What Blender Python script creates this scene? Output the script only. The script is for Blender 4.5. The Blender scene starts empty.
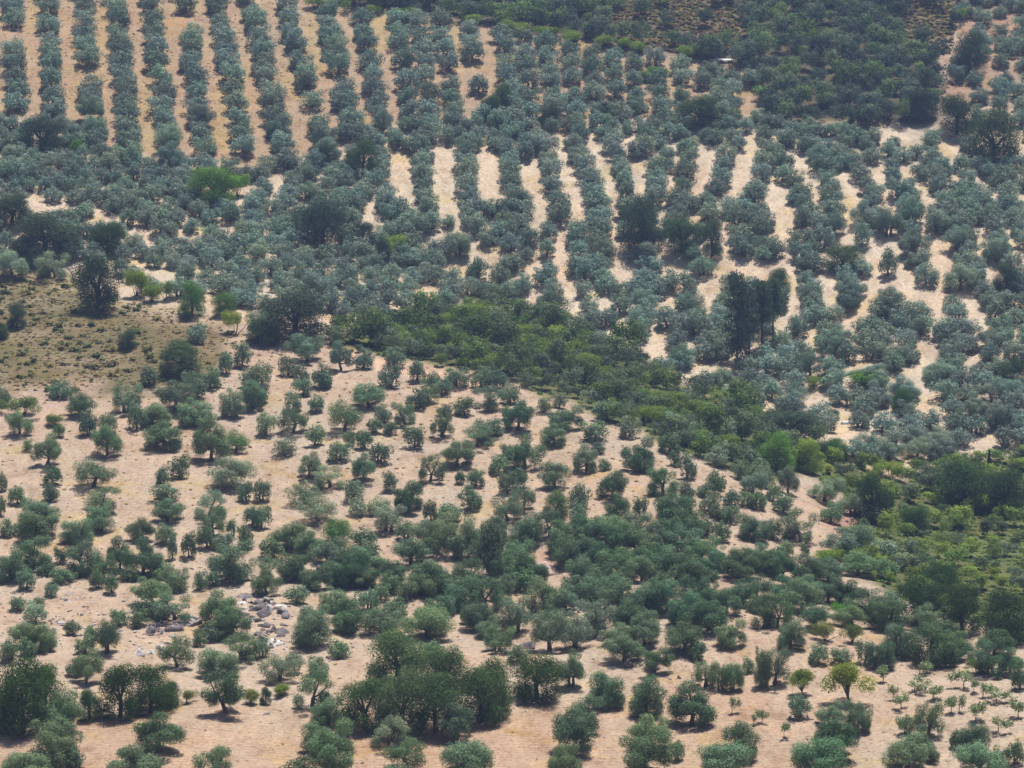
import bpy, math, random
import numpy as np

random.seed(7)
rng = np.random.default_rng(11)
C = bpy.context.scene.collection
SC = bpy.context.scene
W, H, F = 1024, 768, 3000.0
PITCH = math.radians(10.0)

# ------------------------------------------------------------------ terrain
CONTROL = [  # where the hillside lies: picture column, picture row, metres ahead of the lookout
    (-60, 768, 298), (-60, 600, 362), (-60, 430, 438), (-60, 330, 490), (-60, 250, 530), (-60, 150, 572), (-60, 0, 645),
    (250, 768, 298), (250, 600, 364), (250, 430, 440), (250, 330, 492), (250, 250, 538), (250, 150, 582), (250, 0, 655),
    (500, 768, 300), (500, 600, 365), (500, 480, 415), (500, 400, 456), (500, 365, 482), (500, 335, 515), (500, 300, 538),
    (500, 200, 572), (500, 120, 606), (500, 0, 672),
    (720, 768, 300), (720, 600, 358), (720, 500, 408), (720, 445, 440), (720, 400, 488), (720, 340, 517), (720, 250, 552),
    (720, 150, 594), (720, 0, 672),
    (880, 768, 299), (880, 680, 328), (880, 600, 368), (880, 520, 425), (880, 450, 462), (880, 340, 512), (880, 240, 552), (880, 130, 604), (880, 0, 676),
    (1090, 768, 298), (1090, 690, 322), (1090, 640, 350), (1090, 560, 408), (1090, 490, 446), (1090, 420, 476), (1090, 330, 514),
    (1090, 240, 552), (1090, 130, 604), (1090, 0, 676),
]
def pixel_dir(px, py):
    u = (np.asarray(px, float) - W / 2) / F
    v = -(np.asarray(py, float) - H / 2) / F
    c, s = math.cos(PITCH), math.sin(PITCH)
    return u, c + v * s, v * c - s          # x, y (forward), z
pts = []
for px, py, d in CONTROL:
    x, y, z = pixel_dir(px, py)
    pts.append((x / y * d, d, z / y * d))
for X in (-420, -200, 0, 200, 420):
    for Y, Z in ((-60, 0.0), (0, -6.0), (70, -42.0), (150, -76.0), (220, -93.0), (258, -95.5), (800, 6.0), (950, 40.0)):
        pts.append((X, Y, Z + 0.02 * abs(X)))
for X in (-420, -260, 260, 420):
    for Y, Z in ((340, -92), (440, -85), (520, -74), (600, -52), (680, -28)):
        pts.append((X, Y, Z + 0.03 * abs(X) - 5))
P = np.array(pts, float)
def phi(r2):
    return 0.5 * r2 * np.log(r2 + 1e-9)
n = len(P); S = 100.0
A = P[:, :2] / S
K = phi(((A[:, None] - A[None]) ** 2).sum(-1)) + np.eye(n) * 0.002
Q = np.c_[np.ones(n), A]
M = np.zeros((n + 3, n + 3)); M[:n, :n] = K; M[:n, n:] = Q; M[n:, :n] = Q.T
sol = np.linalg.solve(M, np.r_[P[:, 2], np.zeros(3)])
def tps(X, Y):
    out = np.empty(X.size)
    B = np.c_[X.ravel(), Y.ravel()] / S
    for i in range(0, len(B), 20000):
        b = B[i:i + 20000]
        out[i:i + 20000] = phi(((b[:, None] - A[None]) ** 2).sum(-1)) @ sol[:n] + sol[n] + b @ sol[n + 1:]
    return out.reshape(X.shape)
GX = np.arange(-430, 431, 5.0); GY = np.arange(-70, 961, 5.0)
HG = tps(*np.meshgrid(GX, GY))
def bump(X, Y):
    z = 0.35 * np.sin(X * .11 + 1.3 * np.sin(Y * .05)) * np.sin(Y * .13 + X * .03)
    z = z + 0.16 * np.sin(X * .37 + Y * .21) * np.sin(Y * .41 - X * .17) + 0.07 * np.sin(X * .9 - Y * .6) * np.sin(Y * 1.1 + X * .4)
    return z
def height(X, Y):
    X = np.asarray(X, float); Y = np.asarray(Y, float)
    fx = np.clip((X - GX[0]) / 5.0, 0, len(GX) - 1.001); fy = np.clip((Y - GY[0]) / 5.0, 0, len(GY) - 1.001)
    i = fx.astype(int); j = fy.astype(int); a = fx - i; b = fy - j
    h = HG[j, i] * (1 - a) * (1 - b) + HG[j, i + 1] * a * (1 - b) + HG[j + 1, i] * (1 - a) * b + HG[j + 1, i + 1] * a * b
    return h + bump(X, Y) * np.clip((Y - 150) / 100, 0, 1)
T_ = np.arange(240, 900, 1.5)
def ground_at(px, py):
    px = np.atleast_1d(np.asarray(px, float)); py = np.atleast_1d(np.asarray(py, float))
    res = np.zeros((len(px), 3))
    for k in range(0, len(px), 1500):
        x, y, z = pixel_dir(px[k:k + 1500], py[k:k + 1500])
        kx = (x / y)[:, None]; kz = (z / y)[:, None]
        below = kz * T_ - height(kx * T_, np.broadcast_to(T_, (len(x), len(T_)))) < 0
        idx = np.where(below.any(1), below.argmax(1), len(T_) - 1)
        lo = T_[np.maximum(idx - 1, 0)]; hi = T_[idx]
        for _ in range(12):
            m = (lo + hi) / 2
            under = kz[:, 0] * m - height(kx[:, 0] * m, m) < 0
            hi = np.where(under, m, hi); lo = np.where(under, lo, m)
        res[k:k + 1500] = np.c_[kx[:, 0] * hi, hi, height(kx[:, 0] * hi, hi)]
    return res
def to_pixel(X, Y, Z):
    c, s = math.cos(PITCH), math.sin(PITCH)
    d = Y * c - Z * s; up = Y * s + Z * c
    return W / 2 + F * X / d, H / 2 - F * up / d
def inside(poly, x, y):
    x = np.asarray(x, float); y = np.asarray(y, float)
    r = np.zeros(x.shape, bool); k = len(poly)
    for i in range(k):
        (x0, y0), (x1, y1) = poly[i], poly[(i + 1) % k]
        if y0 == y1: continue
        c = (y0 > y) != (y1 > y)
        r ^= c & (x < (x1 - x0) * (y - y0) / (y1 - y0) + x0)
    return r

# ------------------------------------------------------------------ materials
def new_mat(name):
    m = bpy.data.materials.new(name); m.use_nodes = True
    nt = m.node_tree; nt.nodes.clear()
    return m, nt, nt.nodes.new, nt.links.new
def foliage_mat(name, rgb, use_tint, trans=0.28, spread=0.35, sheen=0.0):
    m, nt, N, L = new_mat(name)
    out = N('ShaderNodeOutputMaterial')
    at = N('ShaderNodeAttribute'); at.attribute_name = 'leaf_shade'           # leaf tone: partly random, lighter on jutting clumps, darker in dents
    oi = N('ShaderNodeObjectInfo')
    ramp = N('ShaderNodeMix'); ramp.data_type = 'RGBA'
    ramp.inputs[6].default_value = (rgb[0] * (1 - spread), rgb[1] * (1 - spread), rgb[2] * (1 - spread), 1)
    ramp.inputs[7].default_value = (rgb[0] * (1 + spread), rgb[1] * (1 + spread), rgb[2] * (1 + spread), 1)
    L(at.outputs['Fac'], ramp.inputs[0])
    mul = N('ShaderNodeMix'); mul.data_type = 'RGBA'; mul.blend_type = 'MULTIPLY'; mul.inputs[0].default_value = 1
    L(ramp.outputs[2], mul.inputs[6])
    if use_tint:
        tn = N('ShaderNodeAttribute'); tn.attribute_name = 'tint'; L(tn.outputs['Color'], mul.inputs[7])
    else:
        L(oi.outputs['Color'], mul.inputs[7])
    d = N('ShaderNodeBsdfDiffuse'); t = N('ShaderNodeBsdfTranslucent'); mx = N('ShaderNodeMixShader'); mx.inputs[0].default_value = trans
    L(mul.outputs[2], d.inputs['Color']); L(mul.outputs[2], t.inputs['Color'])
    L(d.outputs[0], mx.inputs[1]); L(t.outputs[0], mx.inputs[2])
    g = N('ShaderNodeBsdfGlossy'); g.inputs['Roughness'].default_value = 0.55; g.inputs['Color'].default_value = (.8, .9, 1, 1)
    m2 = N('ShaderNodeMixShader'); m2.inputs[0].default_value = sheen
    L(mx.outputs[0], m2.inputs[1]); L(g.outputs[0], m2.inputs[2])
    L(m2.outputs[0], out.inputs['Surface'])
    return m
def noise_mat(name, c0, c1, scale, rough=0.9, bump_s=0.4, tint=False):
    m, nt, N, L = new_mat(name)
    out = N('ShaderNodeOutputMaterial'); b = N('ShaderNodeBsdfPrincipled'); tc = N('ShaderNodeTexCoord')
    nz = N('ShaderNodeTexNoise'); nz.inputs['Scale'].default_value = scale; nz.inputs['Detail'].default_value = 6
    L(tc.outputs['Object'], nz.inputs['Vector'])
    r = N('ShaderNodeValToRGB'); r.color_ramp.elements[0].position = .35; r.color_ramp.elements[1].position = .65
    r.color_ramp.elements[0].color = (*c0, 1); r.color_ramp.elements[1].color = (*c1, 1)
    L(nz.outputs['Fac'], r.inputs['Fac'])
    src = r.outputs['Color']
    if tint:
        oi = N('ShaderNodeObjectInfo'); mu = N('ShaderNodeMix'); mu.data_type = 'RGBA'; mu.blend_type = 'MULTIPLY'; mu.inputs[0].default_value = 1
        L(src, mu.inputs[6]); L(oi.outputs['Color'], mu.inputs[7]); src = mu.outputs[2]
    L(src, b.inputs['Base Color']); b.inputs['Roughness'].default_value = rough
    bp = N('ShaderNodeBump'); bp.inputs['Strength'].default_value = bump_s; bp.inputs['Distance'].default_value = 0.1
    L(nz.outputs['Fac'], bp.inputs['Height']); L(bp.outputs['Normal'], b.inputs['Normal'])
    L(b.outputs[0], out.inputs['Surface'])
    return m
MAT = {
    'olive': foliage_mat('olive_leaves', (.228, .300, .178), False, trans=.22, spread=.16),
    'olive_far': foliage_mat('grove_leaves', (.240, .310, .190), True, trans=.22, spread=.16),
    'oak': foliage_mat('oak_leaves', (.068, .098, .044), False, trans=.28, spread=.22),
    'shrub': foliage_mat('shrub_leaves', (.135, .18, .062), False, trans=.38),
    'scrub': foliage_mat('scrub_leaves', (.165, .205, .095), True, trans=.34),
    'pine': foliage_mat('pine_needles', (.065, .095, .055), False, trans=.25, spread=.22),
    'dry': foliage_mat('dry_stalks', (.32, .27, .145), True),
    'bark': noise_mat('olive_bark', (.07, .055, .045), (.16, .13, .11), 3.0),
    'bark_dark': noise_mat('dark_bark', (.04, .032, .028), (.09, .07, .06), 3.0),
    'rock': noise_mat('limestone', (.24, .22, .22), (.50, .47, .45), 1.4, tint=True, bump_s=.8),
    'white': noise_mat('white_paint', (.70, .70, .68), (.82, .82, .80), 2.0, bump_s=.05),
    'plaster': noise_mat('grey_plaster', (.30, .28, .26), (.42, .40, .37), 2.0, bump_s=.1),
    'door': noise_mat('weathered_door', (.06, .07, .08), (.10, .11, .12), 4.0, bump_s=.1),
}

# ------------------------------------------------------------------ mesh helpers
def mesh_np(name, verts, faces4, mat, shade=None, tint=None, mat_idx=None, mats=None):
    me = bpy.data.meshes.new(name)
    verts = np.asarray(verts, np.float32); faces4 = np.asarray(faces4, np.int32)
    nv, nf = len(verts), len(faces4)
    me.vertices.add(nv); me.vertices.foreach_set('co', verts.ravel())
    me.loops.add(nf * 4); me.loops.foreach_set('vertex_index', faces4.ravel())
    me.polygons.add(nf)
    me.polygons.foreach_set('loop_start', np.arange(0, nf * 4, 4, dtype=np.int32))
    me.polygons.foreach_set('loop_total', np.full(nf, 4, np.int32))
    for m in (mats or [mat]): me.materials.append(m)
    if mat_idx is not None: me.polygons.foreach_set('material_index', np.asarray(mat_idx, np.int32))
    if shade is not None:
        a = me.attributes.new('leaf_shade', 'FLOAT', 'FACE'); a.data.foreach_set('value', np.asarray(shade, np.float32))
    if tint is not None:
        a = me.attributes.new('tint', 'FLOAT_COLOR', 'FACE')
        a.data.foreach_set('color', np.c_[np.asarray(tint, np.float32), np.ones(nf, np.float32)].astype(np.float32).ravel())
    me.update(calc_edges=True); me.validate()
    return me
def link(name, me, parent=None):
    o = bpy.data.objects.new(name, me); C.objects.link(o)
    if parent: o.parent = parent
    return o
def tag(o, label=None, cat=None, group=None, kind=None):
    if label: o['label'] = label
    if cat: o['category'] = cat
    if group: o['group'] = group
    if kind: o['kind'] = kind
    return o
def unit(v): return v / (np.linalg.norm(v, axis=-1, keepdims=True) + 1e-9)
def leaf_cards(r, centers, radii, count, size, outward=.55, squash=1.0, shell=.55, long=1.5, per=None):
    """leaf sprays scattered through a few lobes of a crown; each is one small four-cornered face"""
    vol = radii[:, 0] * radii[:, 1] * radii[:, 2]; p = vol ** .72; p /= p.sum()
    k = r.choice(len(centers), count, p=p)
    d = unit(r.normal(size=(count, 3)))
    rad = 1 - (1 - shell) * r.random(count) ** 1.6
    # sprays gather in clumps: jagged radius over the lobe's surface
    ph = r.random((len(centers), 3)) * 6.28
    j = np.sin(d[:, 0] * 7 + ph[k, 0]) * np.sin(d[:, 1] * 7 + ph[k, 1]) * np.sin(d[:, 2] * 6 + ph[k, 2])
    rad = rad * (1 + .30 * j) + r.normal(size=count) * .05 + (r.random(count) < .10) * r.random(count) * .45
    pos = centers[k] + d * radii[k] * rad[:, None]
    nrm = unit(d * outward + r.normal(size=(count, 3)) * (1 - outward))
    t = unit(np.cross(nrm, r.normal(size=(count, 3)))); b = np.cross(nrm, t)
    s = size * (.6 + .8 * r.random(count))[:, None]
    a, c = t * s * long * .5, b * s * .5
    v = np.stack([pos - a - c * .3, pos - a * .1 - c, pos + a + c * .2, pos + a * .05 + c], 1).reshape(-1, 3)
    v[:, 2] = np.maximum(v[:, 2], .012)
    sh = np.clip(.5 + .22 * r.normal(size=count) + .18 * j, 0, 1)
    return v, np.arange(count * 4).reshape(-1, 4), sh
def tube(path, rads, sides=6):
    path = np.asarray(path, float); V = []; Fc = []
    for i, p in enumerate(path):
        t = path[min(i + 1, len(path) - 1)] - path[max(i - 1, 0)]; t /= np.linalg.norm(t) + 1e-9
        a = np.cross(t, (1, 0.2, 0.1)); a /= np.linalg.norm(a); b = np.cross(t, a)
        for s in range(sides):
            w = 6.2832 * s / sides
            V.append(p + rads[i] * (math.cos(w) * a + math.sin(w) * b))
    for i in range(len(path) - 1):
        for s in range(sides):
            Fc.append((i * sides + s, i * sides + (s + 1) % sides, (i + 1) * sides + (s + 1) % sides, (i + 1) * sides + s))
    e = (len(path) - 1) * sides
    if sides == 6: Fc += [(e, e + 1, e + 2, e + 3), (e, e + 3, e + 4, e + 5)]
    elif sides == 4: Fc += [(e, e + 1, e + 2, e + 3)]
    return np.array(V), np.array(Fc)
def merge(parts):
    V = []; Fc = []; o = 0
    for v, f in parts:
        V.append(v); Fc.append(f + o); o += len(v)
    return np.concatenate(V), np.concatenate(Fc)
# crowns are made one unit wide and one unit tall; the thing's scale gives the real size
def olive_form(r, stems=None, lean=0.0, open_=0.0, low=0.0):
    nl = r.integers(9, 15); cs = []; rs = []
    for i in range(nl):
        a = 6.283 * (i * .618 + r.random() * .25); q = .38 * math.sqrt((i + .3) / nl) * (.85 + .3 * r.random())
        zz = .80 - .62 * q + .13 * r.normal()
        rr = .125 + .085 * r.random()
        cs.append((q * math.cos(a) * 1.1, q * math.sin(a) * 1.1, max(zz, .42 - low))); rs.append((rr, rr, rr * (.9 + .5 * r.random())))
    for i in range(r.integers(7, 12)):                                   # hanging skirts
        a = 6.283 * r.random(); q = .24 + .15 * r.random(); rr = .11 + .08 * r.random()
        cs.append((q * math.cos(a), q * math.sin(a), .31 + .18 * r.random() - low)); rs.append((rr, rr, rr * 1.5))
    cs.append((r.normal() * .04, r.normal() * .04, .5)); rs.append((.2, .2, .2))
    cs = np.array(cs); rs = np.array(rs) * (1 - open_)
    cs[:, 0] += lean * (cs[:, 2] - .2)
    top = (cs[:, 2] + rs[:, 2]).max(); cs[:, 2] /= top; rs[:, 2] /= top
    ext = np.sort(np.hypot(cs[:, 0], cs[:, 1]) + rs[:, 0])[-3]; k = .5 / ext; cs[:, :2] *= k; rs[:, :2] *= k
    return cs, rs
def olive_trunk(r, cs, sides=6, limbs=5, lean=0.0, thick=1.0):
    ns = 1 if r.random() < .6 else 2; parts = []
    order = r.permutation(len(cs))
    for s in range(ns):
        ox = (s - (ns - 1) / 2) * .12
        fork = np.array((ox * 1.6 + lean * .12 + r.normal() * .025, r.normal() * .03, .26 + .06 * r.random()))
        parts.append(tube([(ox, 0, -.06), (ox * 1.1 + r.normal() * .01, 0, .08), fork], [.062 * thick, .046 * thick, .036 * thick], sides))
        for k in order[s::ns][:limbs]:
            c = cs[k]; mid = fork * .5 + c * .5 + np.array((0, 0, -.05))
            parts.append(tube([fork - (0, 0, .02), mid, c], [.026 * thick, .018 * thick, .008], sides))
    return merge(parts)
OLIVES = []
for i in range(22):
    r = np.random.default_rng(100 + i)
    lean = (0, .25, -.25, .1)[i % 4] if 10 <= i < 14 else r.normal() * .10
    open_ = (.0, .10, .04, .18)[i % 4]
    cs, rs = olive_form(r, lean=lean, open_=open_, low=(.14, .06, 0)[i % 3])
    v, f, sh = leaf_cards(r, cs, rs, 19000 - int(open_ * 50000), .0175, outward=.72, shell=.6)
    crown = mesh_np('crown', v, f, MAT['olive'], sh)
    tv, tf = olive_trunk(r, cs, lean=lean)
    OLIVES.append((mesh_np('trunk', tv, tf, MAT['bark']), crown))
def round_form(r, nl=14, low=.3, flat=1.0):
    cs = []; rs = []
    for i in range(nl):
        d = unit(r.normal(size=3)); d[2] = abs(d[2]) * 1.1 - .25
        q = .22 + .12 * r.random(); rr = .14 + .09 * r.random()
        cs.append((d[0] * q, d[1] * q, .55 + d[2] * q * 1.25)); rs.append((rr, rr, rr * flat))
    cs.append((0, 0, .5)); rs.append((.3, .3, .3))
    cs = np.array(cs); rs = np.array(rs)
    top = (cs[:, 2] + rs[:, 2]).max(); cs[:, 2] /= top; rs[:, 2] /= top
    return cs, rs
OAKS = []
for i in range(6):
    r = np.random.default_rng(200 + i)
    cs, rs = round_form(r, 16, flat=.85)
    lowa = r.random(14) * 6.283; lowc = np.c_[.30 * np.cos(lowa), .30 * np.sin(lowa), .13 + .16 * r.random(14)]
    cs = np.r_[cs, lowc]; rs = np.r_[rs, np.repeat(.13 + .06 * r.random((14, 1)), 3, 1)]
    v, f, sh = leaf_cards(r, cs, rs, 18000, .0175, outward=.72, long=1.2, shell=.7)
    crown = mesh_np('crown', v, f, MAT['oak'], sh)
    parts = [tube([(0, 0, -.05), (.01, .01, .15), (.0, .02, .34)], [.05, .042, .034])]
    for k in range(6): parts.append(tube([(0, .02, .3), cs[k] * .5 + np.array((0, 0, .15)), cs[k]], [.024, .016, .006]))
    OAKS.append((mesh_np('trunk', *merge(parts), MAT['bark_dark']), crown))
SHRUBS = []
for i in range(6):
    r = np.random.default_rng(300 + i)
    nl = 9; cs = np.c_[r.normal(size=nl) * .2, r.normal(size=nl) * .2, .35 + .25 * r.random(nl)]
    rs = np.full((nl, 3), .2) * (.7 + .6 * r.random((nl, 1)))
    top = (cs[:, 2] + rs[:, 2]).max(); cs[:, 2] /= top; rs[:, 2] /= top
    v, f, sh = leaf_cards(r, cs, rs, 5000, .026, outward=.7)
    crown = mesh_np('foliage', v, f, MAT['shrub'], sh)
    parts = [tube([(0, 0, -.05), (c[0] * .5, c[1] * .5, .2), c], [.02, .014, .005], 4) for c in cs[:5]]
    SHRUBS.append((mesh_np('stem', *merge(parts), MAT['bark_dark']), crown))
AIRY = []            # open umbrella crowns on a bare forked trunk (the light green trees)
for i in range(3):
    r = np.random.default_rng(400 + i); nl = 11
    a = r.random(nl) * 6.283; q = .36 * np.sqrt(r.random(nl))
    cs = np.c_[q * np.cos(a), q * np.sin(a), .70 - .62 * q + .07 * r.normal(size=nl)]; rs = np.c_[np.full((nl, 2), .19), np.full((nl, 1), .17)]
    top = (cs[:, 2] + rs[:, 2]).max(); cs[:, 2] /= top; rs[:, 2] /= top
    v, f, sh = leaf_cards(r, cs, rs, 7000, .024, outward=.45, shell=.4)
    crown = mesh_np('crown', v, f, MAT['shrub'], sh)
    parts = [tube([(0, 0, -.05), (.01, 0, .08), (.0, 0, .16)], [.035, .028, .024])]
    for c in cs[:8]: parts.append(tube([(0, 0, .14), c * .5 + np.array((0, 0, .06)), c], [.018, .013, .005]))
    AIRY.append((mesh_np('trunk', *merge(parts), MAT['bark']), crown))
SAPS = []
for i in range(7):
    r = np.random.default_rng(500 + i); nl = 5
    cs = np.c_[r.normal(size=nl) * .24, r.normal(size=nl) * .24, .45 + .32 * r.random(nl)]; rs = np.full((nl, 3), .2) * r.uniform(.7, 1.4, (nl, 1))
    top = (cs[:, 2] + rs[:, 2]).max(); cs[:, 2] /= top; rs[:, 2] /= top
    v, f, sh = leaf_cards(r, cs, rs, 620, .062, outward=.3, shell=.1)
    crown = mesh_np('crown', v, f, MAT['olive'], sh)
    parts = [tube([(0, 0, -.05), (.02, 0, .25), (.0, 0, .5)], [.028, .022, .015])] + [tube([(0, 0, .4), c], [.013, .006]) for c in cs]
    SAPS.append((mesh_np('trunk', *merge(parts), MAT['bark']), crown))
PINES = []
for i in range(3):
    r = np.random.default_rng(600 + i); cs = []; rs = []
    for k in range(26):
        zz = .38 + .6 * (k / 26) ** .9; q = .42 * (1.05 - zz) ** .55 * (.5 + .6 * r.random()); a = r.random() * 6.28
        cs.append((q * math.cos(a) * .85, q * math.sin(a) * .85, zz)); rr = .17 + .06 * r.random(); rs.append((rr, rr, .055))
    if i == 0:
        for k in range(12):
            a = r.random() * 6.28; cs.append((.3 * math.cos(a), .3 * math.sin(a), .08 + .3 * r.random())); rs.append((.18, .18, .06))
    cs = np.array(cs); rs = np.array(rs); cs[:, 2] = np.minimum(cs[:, 2], .95)
    v, f, sh = leaf_cards(r, cs, rs, 5200, .026, outward=.5, shell=.3)
    v[:, 2] += 0
    crown = mesh_np('crown', v, f, MAT['pine'], sh)
    parts = [tube([(0, 0, -.03), (.01, 0, .3), (.0, .01, .6), (0, 0, .93)], [.035, .028, .02, .006])]
    for c in cs[:18]: parts.append(tube([(0, 0, c[2] - .04), c], [.009, .004], 4))
    PINES.append((mesh_np('trunk', *merge(parts), MAT['bark_dark']), crown))
CYPRESS = []
r = np.random.default_rng(650)
zz = np.linspace(.1, .9, 12); cs = np.c_[np.zeros((12, 2)), zz]; rs = np.c_[np.repeat((.42 * np.sqrt(1.02 - zz) * 1.1)[:, None], 2, 1), np.full((12, 1), .09)]
v, f, sh = leaf_cards(r, cs, rs, 900, .07, outward=.6); CYPRESS.append((mesh_np('trunk', *tube([(0, 0, -.03), (0, 0, .12), (0, 0, .3)], [.06, .05, .03]), MAT['bark_dark']), mesh_np('crown', v, f, MAT['pine'], sh)))
ROCKS = []
for i in range(10):
    r = np.random.default_rng(700 + i)
    nlat, nlon = 14, 20; V = []; Fc = []
    nrm = unit(r.normal(size=(8, 3))); off = .16 + .22 * r.random(8)
    for a in range(nlat + 1):
        for b in range(nlon):
            th = math.pi * a / nlat; p_ = 6.2832 * b / nlon
            d = np.array((math.sin(th) * math.cos(p_), math.sin(th) * math.sin(p_), math.cos(th)))
            dot = nrm @ d; rad = min(.62, (off[dot > .05] / dot[dot > .05]).min() if (dot > .05).any() else .62)
            rad *= 1 + (.10 * math.sin(9 * d[0] + i) * math.sin(8 * d[1] + 2 * i) + .10 * math.sin(17 * d[2] + 13 * d[0] + i) * math.sin(15 * d[1] + i) if 0 < a < nlat else 0)
            V.append(d * rad * (1.15, .95, .9) + (0, 0, .12))
    for a in range(nlat):
        for b in range(nlon):
            Fc.append((a * nlon + b, (a + 1) * nlon + b, (a + 1) * nlon + (b + 1) % nlon, a * nlon + (b + 1) % nlon))
    ROCKS.append(mesh_np('rock', np.array(V), np.array(Fc), MAT['rock']))

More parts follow.
